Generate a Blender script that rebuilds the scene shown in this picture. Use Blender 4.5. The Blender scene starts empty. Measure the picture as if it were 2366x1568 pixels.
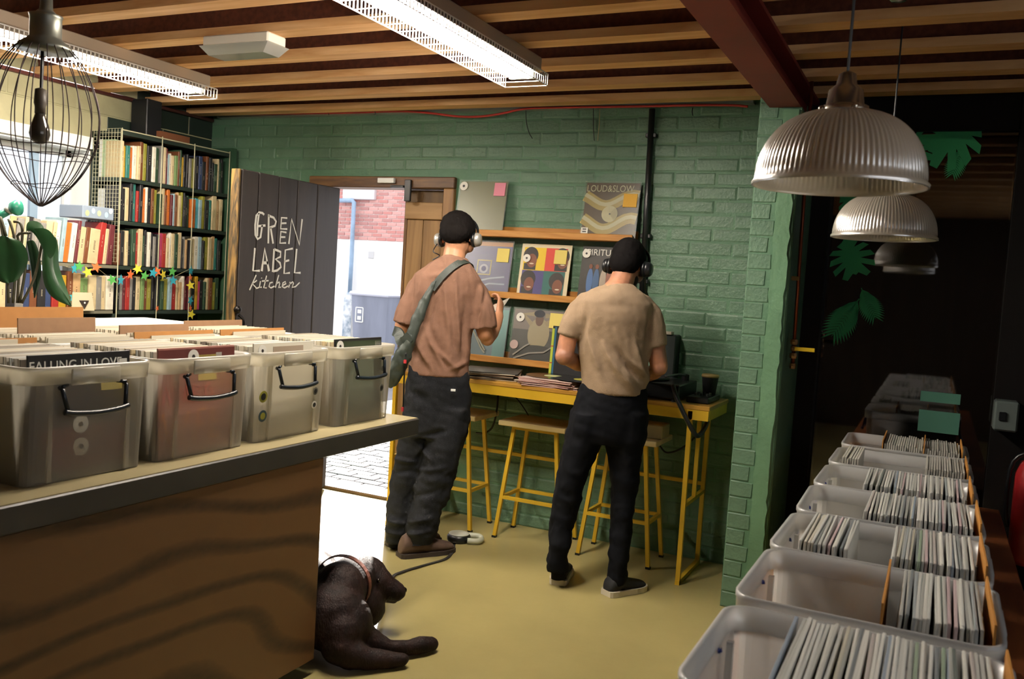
import bpy, bmesh, math, random
from mathutils import Vector, Matrix, noise
import numpy as np
random.seed(7)
scene = bpy.context.scene
COL = scene.collection
V = Vector

# ------------------------------------------------------------------ camera, sky, sun, exposure
CAM_H = 1.457
FPX, YAW, PITCH, ROLL = 2054.04, .442804, .0657724, .0632905
FWD = V((-math.sin(YAW)*math.cos(PITCH), math.cos(YAW)*math.cos(PITCH), -math.sin(PITCH)))
_r = V((math.cos(YAW), math.sin(YAW), 0)); _u = _r.cross(FWD)
RGT = _r*math.cos(ROLL) + _u*math.sin(ROLL)
UPV = _u*math.cos(ROLL) - _r*math.sin(ROLL)
CAMP = V((0, 0, CAM_H))
cam_data = bpy.data.cameras.new('camera'); cam = bpy.data.objects.new('camera', cam_data); COL.objects.link(cam)
cam_data.sensor_fit = 'HORIZONTAL'; cam_data.sensor_width = 36.0; cam_data.lens = FPX*36.0/2366
cam_data.clip_start = .05; cam_data.clip_end = 200
cam.matrix_world = Matrix(((RGT.x, UPV.x, -FWD.x, 0), (RGT.y, UPV.y, -FWD.y, 0), (RGT.z, UPV.z, -FWD.z, CAM_H), (0, 0, 0, 1)))
cam_data.dof.use_dof = True; cam_data.dof.focus_distance = 4.5; cam_data.dof.aperture_fstop = 6.3
scene.camera = cam

world = bpy.data.worlds.new('sky'); scene.world = world; world.use_nodes = True
bgn = world.node_tree.nodes['Background']
bgn.inputs[0].default_value = (.97, .97, 1.0, 1); bgn.inputs[1].default_value = 1.5

sun_d = bpy.data.lights.new('sun', 'SUN'); sun = bpy.data.objects.new('sun', sun_d); COL.objects.link(sun)
sun_d.energy = 24.0; sun_d.angle = math.radians(.8); sun_d.color = (1, .93, .84)
SUN_EL = math.radians(34)
SUN_DIR = V(((.53)*math.cos(SUN_EL), -.848*math.cos(SUN_EL), -math.sin(SUN_EL)))
sun.rotation_euler = SUN_DIR.to_track_quat('-Z', 'Y').to_euler()
sun.location = (-8, 14, 9)

scene.view_settings.view_transform = 'Standard'; scene.view_settings.look = 'None'
scene.view_settings.gamma = 1.0; scene.view_settings.use_curve_mapping = False
scene.view_settings.exposure = 0.58
scene.cycles.max_bounces = 8; scene.cycles.diffuse_bounces = 4; scene.cycles.transparent_max_bounces = 16
scene.cycles.glossy_bounces = 4; scene.cycles.transmission_bounces = 8
scene.cycles.sample_clamp_indirect = 6.0; scene.cycles.caustics_reflective = False; scene.cycles.caustics_refractive = False
scene.cycles.use_denoising = True; scene.cycles.use_adaptive_sampling = True; scene.cycles.adaptive_threshold = .04

# ------------------------------------------------------------------ measuring helpers (photo ray against a real plane of the room)
def ray(x, y): return RGT*((x-1183)/FPX) - UPV*((y-784)/FPX) + FWD
def on_z(x, y, z=0.0): d = ray(x, y); return CAMP + d*((z-CAM_H)/d.z)
def on_y(x, y, Y): d = ray(x, y); return CAMP + d*(Y/d.y)
def on_x(x, y, X): d = ray(x, y); return CAMP + d*(X/d.x)
NH = V((-math.sin(YAW), math.cos(YAW), 0)); RH = V((math.cos(YAW), math.sin(YAW), 0))
def on_plane(x, y, G, off=0.0):
    d = ray(x, y); return CAMP + d*((G-CAMP).dot(NH)/d.dot(NH)) + NH*off

# ------------------------------------------------------------------ materials
def lin(h):
    if isinstance(h, str):
        c = [int(h[i:i+2], 16)/255 for i in (0, 2, 4)]
        return tuple(((x+.055)/1.055)**2.4 if x > .04045 else x/12.92 for x in c)
    return tuple(h)
_M = {}
def mat(name, col, rough=.6, metal=0, var=0.0, vscale=8.0, bump=0.0, bscale=40.0, col2=None, stretch=(1, 1, 1), spec=.5, emit=0, coat=0):
    if name in _M: return _M[name]
    m = bpy.data.materials.new(name); m.use_nodes = True; _M[name] = m
    nt = m.node_tree; b = nt.nodes['Principled BSDF']; c = lin(col)
    b.inputs['Base Color'].default_value = (*c, 1); b.inputs['Roughness'].default_value = rough
    b.inputs['Metallic'].default_value = metal; b.inputs['Specular IOR Level'].default_value = spec
    if coat: b.inputs['Coat Weight'].default_value = coat; b.inputs['Coat Roughness'].default_value = .15
    if emit:
        b.inputs['Emission Color'].default_value = (*c, 1); b.inputs['Emission Strength'].default_value = emit
    if var or bump or col2:
        tc = nt.nodes.new('ShaderNodeTexCoord'); mp = nt.nodes.new('ShaderNodeMapping')
        mp.inputs['Scale'].default_value = stretch; nt.links.new(tc.outputs['Object'], mp.inputs[0])
        if var or col2:
            n = nt.nodes.new('ShaderNodeTexNoise'); n.inputs['Scale'].default_value = vscale; n.inputs['Detail'].default_value = 5
            nt.links.new(mp.outputs[0], n.inputs['Vector'])
            rp = nt.nodes.new('ShaderNodeValToRGB'); rp.color_ramp.elements[0].position = .35; rp.color_ramp.elements[1].position = .68
            c2 = lin(col2) if col2 else tuple(x*(1-var) for x in c); c1 = c if col2 else tuple(min(1, x*(1+var)) for x in c)
            rp.color_ramp.elements[0].color = (*c2, 1); rp.color_ramp.elements[1].color = (*c1, 1)
            nt.links.new(n.outputs['Fac'], rp.inputs[0]); nt.links.new(rp.outputs[0], b.inputs['Base Color'])
        if bump:
            n2 = nt.nodes.new('ShaderNodeTexNoise'); n2.inputs['Scale'].default_value = bscale; n2.inputs['Detail'].default_value = 4
            nt.links.new(mp.outputs[0], n2.inputs['Vector'])
            bp = nt.nodes.new('ShaderNodeBump'); bp.inputs['Strength'].default_value = bump; bp.inputs['Distance'].default_value = .01
            nt.links.new(n2.outputs['Fac'], bp.inputs['Height']); nt.links.new(bp.outputs[0], b.inputs['Normal'])
    return m
def wood(name, dark, light, scale=3.0, axis='X', rough=.55, dist=2.5, band=2.0, bump=.1, along=.12):
    """wavy grain running along one axis"""
    if name in _M: return _M[name]
    m = bpy.data.materials.new(name); m.use_nodes = True; _M[name] = m
    nt = m.node_tree; b = nt.nodes['Principled BSDF']; b.inputs['Roughness'].default_value = rough
    tc = nt.nodes.new('ShaderNodeTexCoord'); mp = nt.nodes.new('ShaderNodeMapping')
    s = {'X': (along, 1, 1), 'Y': (1, along, 1), 'Z': (1, 1, along)}[axis]
    mp.inputs['Scale'].default_value = s; nt.links.new(tc.outputs['Object'], mp.inputs[0])
    n = nt.nodes.new('ShaderNodeTexNoise'); n.inputs['Scale'].default_value = scale; n.inputs['Detail'].default_value = 6; n.inputs['Distortion'].default_value = dist
    nt.links.new(mp.outputs[0], n.inputs['Vector'])
    n3 = nt.nodes.new('ShaderNodeTexNoise'); n3.inputs['Scale'].default_value = scale*14; n3.inputs['Detail'].default_value = 3
    nt.links.new(mp.outputs[0], n3.inputs['Vector'])
    mul = nt.nodes.new('ShaderNodeMath'); mul.operation = 'MULTIPLY'; mul.inputs[1].default_value = band
    fr = nt.nodes.new('ShaderNodeMath'); fr.operation = 'PINGPONG'; fr.inputs[1].default_value = .5
    nt.links.new(n.outputs['Fac'], mul.inputs[0]); nt.links.new(mul.outputs[0], fr.inputs[0])
    ad = nt.nodes.new('ShaderNodeMath'); ad.operation = 'MULTIPLY_ADD'; ad.inputs[1].default_value = .35
    nt.links.new(n3.outputs['Fac'], ad.inputs[0]); nt.links.new(fr.outputs[0], ad.inputs[2])
    rp = nt.nodes.new('ShaderNodeValToRGB'); rp.color_ramp.elements[0].position = .15; rp.color_ramp.elements[1].position = .6
    rp.color_ramp.elements[0].color = (*lin(dark), 1); rp.color_ramp.elements[1].color = (*lin(light), 1)
    nt.links.new(ad.outputs[0], rp.inputs[0]); nt.links.new(rp.outputs[0], b.inputs['Base Color'])
    if bump:
        bp = nt.nodes.new('ShaderNodeBump'); bp.inputs['Strength'].default_value = bump; bp.inputs['Distance'].default_value = .003
        nt.links.new(n3.outputs['Fac'], bp.inputs['Height']); nt.links.new(bp.outputs[0], b.inputs['Normal'])
    return m
def ply_face(name, dark, light):
    """rotary cut plywood: slow wavy growth rings"""
    m = bpy.data.materials.new(name); m.use_nodes = True; _M[name] = m; nt = m.node_tree; b = nt.nodes['Principled BSDF']; b.inputs['Roughness'].default_value = .5
    tc = nt.nodes.new('ShaderNodeTexCoord'); mp = nt.nodes.new('ShaderNodeMapping'); mp.inputs['Scale'].default_value = (1, .45, 1); mp.inputs['Rotation'].default_value = (.25, 0, 0)
    w = nt.nodes.new('ShaderNodeTexWave'); w.wave_type = 'BANDS'; w.bands_direction = 'Z'; w.inputs['Scale'].default_value = 1.9; w.inputs['Distortion'].default_value = 19
    w.inputs['Detail'].default_value = 2.0; w.inputs['Detail Scale'].default_value = .55; w.inputs['Detail Roughness'].default_value = .5
    n = nt.nodes.new('ShaderNodeTexNoise'); n.inputs['Scale'].default_value = 60; n.inputs['Detail'].default_value = 3
    ad = nt.nodes.new('ShaderNodeMath'); ad.operation = 'MULTIPLY_ADD'; ad.inputs[1].default_value = .25
    rp = nt.nodes.new('ShaderNodeValToRGB'); e = rp.color_ramp.elements; e[0].position = .05; e[1].position = .55; e[0].color = (*lin(dark), 1); e[1].color = (*lin(light), 1)
    L = nt.links.new; L(tc.outputs['Object'], mp.inputs[0]); L(mp.outputs[0], w.inputs[0]); L(mp.outputs[0], n.inputs['Vector']); L(n.outputs['Fac'], ad.inputs[0]); L(w.outputs['Fac'], ad.inputs[2]); L(ad.outputs[0], rp.inputs[0]); L(rp.outputs[0], b.inputs['Base Color'])
    return m
def see_through(name, tint, clear=.45, rough=.25, gloss=.12, translucent=.5):
    """cloudy polypropylene / film: part clear, part scattering, part sheen"""
    if name in _M: return _M[name]
    m = bpy.data.materials.new(name); m.use_nodes = True; _M[name] = m
    nt = m.node_tree; nt.nodes.remove(nt.nodes['Principled BSDF']); out = nt.nodes['Material Output']; L = nt.links.new
    t = nt.nodes.new('ShaderNodeBsdfTransparent'); t.inputs[0].default_value = (*[.5+.5*x for x in lin(tint)], 1)
    d = nt.nodes.new('ShaderNodeBsdfDiffuse'); d.inputs[0].default_value = (*lin(tint), 1)
    tl = nt.nodes.new('ShaderNodeBsdfTranslucent'); tl.inputs[0].default_value = (*lin(tint), 1)
    g = nt.nodes.new('ShaderNodeBsdfGlossy'); g.inputs['Roughness'].default_value = rough; g.inputs[0].default_value = (1, 1, 1, 1)
    m1 = nt.nodes.new('ShaderNodeMixShader'); m1.inputs[0].default_value = translucent; L(d.outputs[0], m1.inputs[1]); L(tl.outputs[0], m1.inputs[2])
    m2 = nt.nodes.new('ShaderNodeMixShader'); m2.inputs[0].default_value = clear; L(m1.outputs[0], m2.inputs[1]); L(t.outputs[0], m2.inputs[2])
    fr = nt.nodes.new('ShaderNodeFresnel'); fr.inputs[0].default_value = 1.45
    mm = nt.nodes.new('ShaderNodeMath'); mm.operation = 'MULTIPLY_ADD'; mm.inputs[1].default_value = .8; mm.inputs[2].default_value = gloss*.3
    L(fr.outputs[0], mm.inputs[0])
    m3 = nt.nodes.new('ShaderNodeMixShader'); L(mm.outputs[0], m3.inputs[0]); L(m2.outputs[0], m3.inputs[1]); L(g.outputs[0], m3.inputs[2])
    L(m3.outputs[0], out.inputs[0])
    return m

# ------------------------------------------------------------------ mesh helpers
ORG = {}
class MB:
    def __init__(s): s.v = []; s.f = []; s.mi = []; s.cur = 0
    def add(s, vs, fs):
        o = len(s.v); s.v += [tuple(p) for p in vs]
        for f in fs: s.f.append([o+i for i in f]); s.mi.append(s.cur)
        return s
    def box(s, x0, x1, y0, y1, z0, z1, M=None):
        vs = [V((x, y, z)) for x in (x0, x1) for y in (y0, y1) for z in (z0, z1)]
        if M is not None: vs = [M @ p for p in vs]
        return s.add(vs, [(0, 1, 3, 2), (4, 6, 7, 5), (0, 4, 5, 1), (2, 3, 7, 6), (0, 2, 6, 4), (1, 5, 7, 3)])
    def cbox(s, c, sx, sy, sz, M=None):
        T = Matrix.Translation(V(c)) @ (M if M is not None else Matrix())
        return s.box(-sx/2, sx/2, -sy/2, sy/2, -sz/2, sz/2, T)
    def bbox(s, x0, x1, y0, y1, z0, z1, b=.004, M=None):
        """box with chamfered edges"""
        bm = bmesh.new(); bmesh.ops.create_cube(bm, size=1)
        for q in bm.verts: q.co = V(((x0+x1)/2+q.co.x*(x1-x0), (y0+y1)/2+q.co.y*(y1-y0), (z0+z1)/2+q.co.z*(z1-z0)))
        bmesh.ops.bevel(bm, geom=bm.edges[:], offset=b, segments=1, affect='EDGES')
        if M is not None: bm.transform(M)
        bm.verts.index_update(); r = s.add([q.co for q in bm.verts], [[q.index for q in f.verts] for f in bm.faces]); bm.free(); return r
    def tube(s, pts, r, n=8, cap=True, closed=False):
        pts = [V(p) for p in pts]; N = len(pts); rs = r if isinstance(r, (list, tuple)) else [r]*N
        vs = []; prev = None
        for i, p in enumerate(pts):
            a = pts[(i-1) % N] if (i > 0 or closed) else p; b = pts[(i+1) % N] if (i < N-1 or closed) else p
            t = (b-a).normalized() if (b-a).length > 1e-9 else V((0, 0, 1))
            if prev is None: h = V((0, 0, 1)) if abs(t.z) < .9 else V((1, 0, 0)); x = t.cross(h).normalized()
            else:
                x = prev - t*prev.dot(t)
                x = x.normalized() if x.length > 1e-6 else t.orthogonal().normalized()
            prev = x; y = t.cross(x)
            vs += [p + x*(rs[i]*math.cos(2*math.pi*k/n)) + y*(rs[i]*math.sin(2*math.pi*k/n)) for k in range(n)]
        fs = []
        for i in range(N if closed else N-1):
            j = (i+1) % N
            fs += [(i*n+k, i*n+(k+1) % n, j*n+(k+1) % n, j*n+k) for k in range(n)]
        if cap and not closed: fs += [tuple(range(n-1, -1, -1)), tuple((N-1)*n+k for k in range(n))]
        return s.add(vs, fs)
    def bar(s, a, b, w, h=None, up=(0, 0, 1)):
        """rectangular bar from a to b"""
        a = V(a); b = V(b); h = h or w; t = (b-a).normalized(); u = V(up)
        if abs(t.dot(u)) > .97: u = V((0, 1, 0))
        x = t.cross(u).normalized(); y = x.cross(t)
        vs = [p + x*(sx*w/2) + y*(sy*h/2) for p in (a, b) for sx, sy in ((-1, -1), (1, -1), (1, 1), (-1, 1))]
        return s.add(vs, [(3, 2, 1, 0), (4, 5, 6, 7), (0, 1, 5, 4), (1, 2, 6, 5), (2, 3, 7, 6), (3, 0, 4, 7)])
    def lathe(s, prof, c=(0, 0, 0), n=32, M=None):
        """profile [(r, z)] turned about z"""
        vs = []; c = V(c)
        for r, z in prof: vs += [V((r*math.cos(2*math.pi*k/n), r*math.sin(2*math.pi*k/n), z)) for k in range(n)]
        vs = [(M @ p if M is not None else p) + c for p in vs]
        fs = [(i*n+k, i*n+(k+1) % n, (i+1)*n+(k+1) % n, (i+1)*n+k) for i in range(len(prof)-1) for k in range(n)]
        if prof[0][0] > 1e-6: fs.append(tuple(range(n-1, -1, -1)))
        if prof[-1][0] > 1e-6: fs.append(tuple((len(prof)-1)*n+k for k in range(n)))
        return s.add(vs, fs)
    def loft(s, rings, n=18):
        """closed surface through elliptical rings (centre, half vector a, half vector b)"""
        vs = []
        for c, a, b in rings:
            c = V(c); a = V(a); b = V(b)
            vs += [c + a*math.cos(2*math.pi*k/n) + b*math.sin(2*math.pi*k/n) for k in range(n)]
        N = len(rings)
        fs = [(i*n+k, i*n+(k+1) % n, (i+1)*n+(k+1) % n, (i+1)*n+k) for i in range(N-1) for k in range(n)]
        fs += [tuple(range(n-1, -1, -1)), tuple((N-1)*n+k for k in range(n))]
        return s.add(vs, fs)
    def ball(s, c, rx, ry=None, rz=None, M=None, n=16, m=10):
        ry = ry or rx; rz = rz or rx; vs = []
        for i in range(m+1):
            t = math.pi*i/m
            for k in range(n):
                q = V((rx*math.sin(t)*math.cos(2*math.pi*k/n), ry*math.sin(t)*math.sin(2*math.pi*k/n), rz*math.cos(t)))
                vs.append((M @ q if M is not None else q) + V(c))
        return s.add(vs, [(i*n+k, (i+1)*n+k, (i+1)*n+(k+1) % n, i*n+(k+1) % n) for i in range(m) for k in range(n)])
    def prism(s, poly, h, M=None):
        """polygon in xy, extruded h along z"""
        n = len(poly); vs = [V((x, y, 0)) for x, y in poly] + [V((x, y, h)) for x, y in poly]
        if M is not None: vs = [M @ p for p in vs]
        return s.add(vs, [tuple(range(n-1, -1, -1)), tuple(range(n, 2*n))] + [(i, (i+1) % n, n+(i+1) % n, n+i) for i in range(n)])
    def mesh(s, name, mats, org=V((0, 0, 0)), smooth=False):
        me = bpy.data.meshes.new(name); me.from_pydata([(x-org.x, y-org.y, z-org.z) for x, y, z in s.v], [], s.f)
        for m in (mats if isinstance(mats, (list, tuple)) else [mats]): me.materials.append(m)
        if any(s.mi): me.polygons.foreach_set('material_index', s.mi)
        if smooth: me.polygons.foreach_set('use_smooth', [True]*len(s.f))
        bm = bmesh.new(); bm.from_mesh(me); bmesh.ops.recalc_face_normals(bm, faces=bm.faces[:]); bm.to_mesh(me); bm.free()
        return me
    def build(s, name, mats, parent=None, smooth=False, org=None, label=None):
        """link as one object; vertices are given in world space"""
        o0 = V(org) if org is not None else (ORG[parent.name] if parent else V((0, 0, 0)))
        me = s.mesh(name, mats, o0, smooth)
        o = bpy.data.objects.new(name, me); COL.objects.link(o); ORG[o.name] = o0
        if parent: o.parent = parent; o.location = o0 - ORG[parent.name]
        else: o.location = o0
        if label: o['label'] = label
        return o
def put(name, me, parent=None, loc=(0, 0, 0), rot=(0, 0, 0), scale=None):
    o = bpy.data.objects.new(name, me); COL.objects.link(o); o.location = loc; o.rotation_euler = rot
    if scale: o.scale = scale
    if parent: o.parent = parent
    ORG[o.name] = V(loc) + (ORG[parent.name] if parent else V((0, 0, 0)))
    return o
def thing(name, label, cat, loc=(0, 0, 0), rz=0, group=None):
    o = bpy.data.objects.new(name, None); COL.objects.link(o); o.location = loc; o.rotation_euler = (0, 0, rz)
    o.empty_display_size = .1; ORG[o.name] = V(loc); return tag(o, label, cat, group)
def tag(o, label, cat, group=None):
    o['label'] = label; o['category'] = cat
    if group: o['group'] = group
    return o
def struct(o, label=None):
    o['kind'] = 'structure'
    if label: o['label'] = label
    return o
def copy_tree(o, loc=None, rz=None, label=None):
    c = o.copy(); COL.objects.link(c)
    if loc is not None: c.location = loc
    if rz is not None: c.rotation_euler = (0, 0, rz)
    if label: c['label'] = label
    for ch in list(o.children):
        d = ch.copy(); COL.objects.link(d); d.parent = c
        for g in list(ch.children):
            e = g.copy(); COL.objects.link(e); e.parent = d
    return c
_fontcache = {}
def text_mesh(body, size, mat_, depth=.0006, name='lettering', sx=1.0):
    cu = bpy.data.curves.new(name, 'FONT'); cu.body = body; cu.size = size; cu.extrude = depth; cu.align_x = 'LEFT'; cu.resolution_u = 3
    ob = bpy.data.objects.new('tmp', cu); COL.objects.link(ob)
    dg = bpy.context.evaluated_depsgraph_get(); me = bpy.data.meshes.new_from_object(ob.evaluated_get(dg))
    bpy.data.objects.remove(ob); bpy.data.curves.remove(cu)
    me.materials.clear(); me.materials.append(mat_)
    if sx != 1:
        for q in me.vertices: q.co.x *= sx
    return me
def stroke(mb, pts, w, t, M):
    """painted brush stroke: flat ribbon with a little body along a 2D polyline"""
    P = [V((x, y, 0)) for x, y in pts]; n = len(P); vs = []
    for i, p in enumerate(P):
        a = P[max(0, i-1)]; b = P[min(n-1, i+1)]; d = (b-a).normalized(); nn = V((-d.y, d.x, 0))
        ww = w if not isinstance(w, (list, tuple)) else w[i]
        for z in (0, t):
            vs += [M @ (p + nn*(ww/2) + V((0, 0, z))), M @ (p - nn*(ww/2) + V((0, 0, z)))]
    fs = []
    for i in range(n-1):
        a = i*4; b = a+4
        fs += [(a, b, b+1, a+1), (a+2, a+3, b+3, b+2), (a, a+2, b+2, b), (a+1, b+1, b+3, a+3)]
    fs += [(0, 1, 3, 2), ((n-1)*4, (n-1)*4+2, (n-1)*4+3, (n-1)*4+1)]
    return mb.add(vs, fs)
def remesh(mb, name, mats, voxel, parent=None, org=None, smooth_it=2, disp=None, label=None):
    """fuse overlapping closed shells into one continuous skin"""
    me = mb.mesh(name+'_raw', mats); ob = bpy.data.objects.new('tmp', me); COL.objects.link(ob)
    md = ob.modifiers.new('r', 'REMESH'); md.mode = 'VOXEL'; md.voxel_size = voxel
    if smooth_it:
        sm = ob.modifiers.new('s', 'SMOOTH'); sm.factor = .5; sm.iterations = smooth_it
    dg = bpy.context.evaluated_depsgraph_get(); out = bpy.data.meshes.new_from_object(ob.evaluated_get(dg))
    bpy.data.objects.remove(ob); bpy.data.meshes.remove(me)
    if disp:
        co = [q.co.copy() for q in out.vertices]; no = [q.normal.copy() for q in out.vertices]
        for i, q in enumerate(out.vertices): q.co = co[i] + no[i]*disp(co[i], no[i])
    o0 = V(org) if org is not None else (ORG[parent.name] if parent else V((0, 0, 0)))
    for q in out.vertices: q.co -= o0
    out.materials.clear()
    for m in (mats if isinstance(mats, (list, tuple)) else [mats]): out.materials.append(m)
    out.polygons.foreach_set('use_smooth', [True]*len(out.polygons)); out.name = name
    o = bpy.data.objects.new(name, out); COL.objects.link(o); ORG[o.name] = o0
    if parent: o.parent = parent; o.location = o0 - ORG[parent.name]
    else: o.location = o0
    if label: o['label'] = label
    return o
def catmull(pts, k=6, closed=False):
    P = [V(p) for p in pts]; n = len(P); out = []
    for i in range(n if closed else n-1):
        g = lambda j: P[j % n] if closed else P[max(0, min(n-1, j))]
        a, b, c, d = g(i-1), g(i), g(i+1), g(i+2)
        for q in range(k):
            t = q/k; out.append(.5*((2*b)+(c-a)*t+(2*a-5*b+4*c-d)*t*t+(3*b-a-3*c+d)*t**3))
    if not closed: out.append(P[-1])
    return out
ORD = 'first second third fourth fifth sixth seventh eighth ninth tenth eleventh twelfth thirteenth fourteenth fifteenth sixteenth seventeenth eighteenth nineteenth twentieth'.split()
ORD += ['twenty-'+x for x in ORD[:9]] + ['thirtieth'] + ['thirty-'+x for x in ORD[:9]]
# ------------------------------------------------------------------ shared materials
YW = 4.795                      # face of the green brick wall
GREEN = mat('green_masonry_paint', '5d7c65', .45, var=.24, vscale=1.7, bump=.35, bscale=60)
GREEN_D = mat('green_mortar_paint', '547a5e', .55, bump=.3, bscale=50)
FLOORM = mat('olive_floor_paint', 'a69a66', .28, var=.12, vscale=1.6, bump=.03, bscale=30)
BLACK = mat('black_paint', '15171a', .5)
BLACKPL = mat('black_plastic', '101316', .35)
STEELRED = mat('oxide_red_steel', '7c2c24', .55, var=.1, vscale=5)
JOIST = wood('joist_flange_timber', 'cf9a62', 'f0c692', 3.0, 'X', .6)
WEB = mat('joist_web_board', '6e3a26', .8, var=.25, vscale=40)
DECK = mat('ceiling_deck_board', '4d2a1c', .85, var=.2, vscale=20)
WHITEP = mat('white_gloss_paint', 'e6e8e4', .35)
CREAMW = mat('cream_wall_paint', 'a39f7c', .6, var=.06, vscale=6, bump=.2, bscale=40)
GALV = mat('galvanised_metal', 'b4b7b4', .4, .7)

# ------------------------------------------------------------------ floor
fl = MB().box(-4.95, 1.6, -1.7, YW+.16, -.12, 0).build('floor', FLOORM); struct(fl, 'smooth olive yellow painted concrete floor')

# ------------------------------------------------------------------ back wall with its bricks
DX0, DX1, DZ = -3.80, -2.735, 2.055          # door hole
wb = MB()
for a in ((-4.95, DX0, 0, 2.66), (DX1, -.60, 0, 2.66), (DX0, DX1, DZ, 2.66)): wb.box(a[0], a[1], YW+.0012, YW+.15, a[2], a[3])
wall_back = wb.build('wall_back', GREEN_D); struct(wall_back, 'green painted brick wall with a doorway')
BL, BH = .232, .0752
brick_var = []
for k in range(7):
    rr = random.Random(k); bm = MB(); w, h = BL-.0035-rr.random()*.003, BH-.0035-rr.random()*.0025; e = .0075+rr.random()*.004; d = .012
    j = lambda: (rr.random()-.5)*.004
    back = [(-w/2, d, -h/2), (w/2, d, -h/2), (w/2, d, h/2), (-w/2, d, h/2)]
    mid = [(-w/2+j()*.5, .002, -h/2+j()*.5), (w/2+j()*.5, .002, -h/2+j()*.5), (w/2+j()*.5, .002, h/2+j()*.5), (-w/2+j()*.5, .002, h/2+j()*.5)]
    fr = [(-w/2+e, -.0012+j()*.5, -h/2+e), (w/2-e, -.0012+j()*.5, -h/2+e), (w/2-e, -.0012+j()*.5, h/2-e), (-w/2+e, -.0012+j()*.5, h/2-e)]
    bm.add(back+mid+fr, [(8, 9, 10, 11)] + [(a+i, a+(i+1) % 4, b+(i+1) % 4, b+i) for a, b in ((0, 4), (4, 8)) for i in range(4)])
    brick_var.append((bm, bm.mesh('brick', GREEN)))
spots = []
for r in range(34):
    z = BH*(r+.5)
    if z > 2.56: break
    x = -4.72 + (BL/2 if r % 2 else 0) + BL/2
    while x < -.66:
        if not (DX0-.02 < x+BL*.48 and x-BL*.48 < DX1+.02 and z < DZ+.03): spots.append((x, z))
        x += BL
spots.sort(key=lambda q: -(2 if (q[0] > -2.7 or (q[1] > 2.1 and q[0] > -4.4)) else 0) + math.hypot(q[0], 4.8))
rest = MB()
for i, (x, z) in enumerate(spots):
    bmv, me = brick_var[random.randrange(7)]
    dy = random.uniform(-.0025, .002); tl = random.uniform(-.008, .008)
    if i < 296: put('brick', me, wall_back, (x, YW+dy, z+random.uniform(-.002, .002)), (0, random.uniform(-.008, .008), tl))
    else: rest.add([(a+x, b+YW+dy, c+z) for a, b, c in bmv.v], bmv.f)
ro = rest.build('brickwork', GREEN, wall_back); ro['kind'] = 'stuff'

# pier carrying the steel beam
pier = MB().box(-.80, -.615, 4.145, YW+.15, 0, 2.306).box(-.80, -.757, 4.145, YW+.15, 2.306, 2.66).build('wall_pier', GREEN_D)
struct(pier, 'green painted brick pier under the red steel beam')
pbm = {}
for wd in (.105, .085):
    for k in range(3):
        bmx = MB(); rr = random.Random(50+k); w, h = wd, BH-.004
        bmx.bbox(-w/2, w/2, -.0005, .012, -h/2, h/2, .004); 
        bmx.v = [(a+(rr.random()-.5)*.003, b+(rr.random()-.5)*.003, c+(rr.random()-.5)*.003) for a, b, c in bmx.v]
        pbm.setdefault(wd, []).append(bmx.mesh('brick', GREEN))
for r in range(34):
    wd = .105 if r % 2 else .085
    put('brick', random.choice(pbm[wd]), pier, (-.80+wd/2+.001, 4.142, BH*(r+.5)))
pl = MB(); ys = [BH*.5*k for k in range(62)]
va = []
for z in ys:
    va += [(-.69+random.uniform(-.006, .004), 4.132, z), (-.625+random.uniform(-.004, .006), 4.133, z), (-.61, 4.16, z), (-.69, 4.15, z)]
pl.add(va, [(i*4+k, i*4+(k+1) % 4, i*4+4+(k+1) % 4, i*4+4+k) for i in range(61) for k in range(4)] + [(0, 1, 2, 3), (244, 245, 246, 247)])
pl.build('plaster_strip', mat('green_smooth_plaster', '5f8666', .5, var=.1, vscale=4, bump=.35, bscale=35), pier)

# ------------------------------------------------------------------ left wall, its blocks and its window
WX = -4.72
WY0, WY1, WZ0, WZ1 = 1.75, 3.80, 1.22, 2.09
wl = MB()
for a in ((-1.7, WY0, 0, 2.66), (WY1, YW+.15, 0, 2.66), (WY0, WY1, 0, WZ0), (WY0, WY1, WZ1, 2.66)): wl.box(WX-.22, WX, a[0], a[1], a[2], a[3])
wall_left = wl.build('wall_left', CREAMW); struct(wall_left, 'cream painted block wall with a window')
dk = mat('dark_green_shaded_paint', '1c2a22', .6)  # dark green paint, deepened to hold the shade of this corner
bm0 = MB().bbox(-.004, .004, -.217, .217, -.104, .104, .0035).mesh('block', CREAMW)
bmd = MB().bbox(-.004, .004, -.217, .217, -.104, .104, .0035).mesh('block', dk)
for r, z in enumerate((2.205, 2.42)):
    for k in range(9):
        y = 1.5 + .44*k + (.22 if r else 0)
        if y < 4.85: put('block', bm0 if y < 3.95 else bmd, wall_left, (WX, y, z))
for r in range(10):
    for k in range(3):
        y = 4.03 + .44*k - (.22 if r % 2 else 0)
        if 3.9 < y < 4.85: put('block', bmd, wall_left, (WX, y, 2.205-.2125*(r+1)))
WF = WX-.15
win = MB()
for a in ((WY0, WY0+.05, WZ0, WZ1), (WY1-.045, WY1, WZ0, WZ1), (WY0, WY1, WZ1-.05, WZ1), (WY0, WY1, WZ0, WZ0+.05)): win.box(WF-.05, WF, *a)
window = win.build('window_1', WHITEP); struct(window, 'bright white framed window behind the plant')
MB().box(WF, WX+.004, WY1-.008, WY1+.004, WZ0, WZ1).box(WF, WX+.004, WY0, WY1, WZ1-.012, WZ1+.004).build('reveal', WHITEP, window)
MB().box(WX-.02, WX+.03, WY0-.05, WY1+.02, WZ1, WZ1+.07).build('window_head', WHITEP, window)
MB().bar((WF-.02, 3.56, WZ0), (WF-.02, 3.56, WZ1), .022, .05).build('mullion', mat('blue_grey_frame', '8fa6bb', .4), window)
MB().bar((WF-.02, 2.75, WZ0), (WF-.02, 2.75, WZ1), .05, .05).build('mullion', WHITEP, window)
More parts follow.
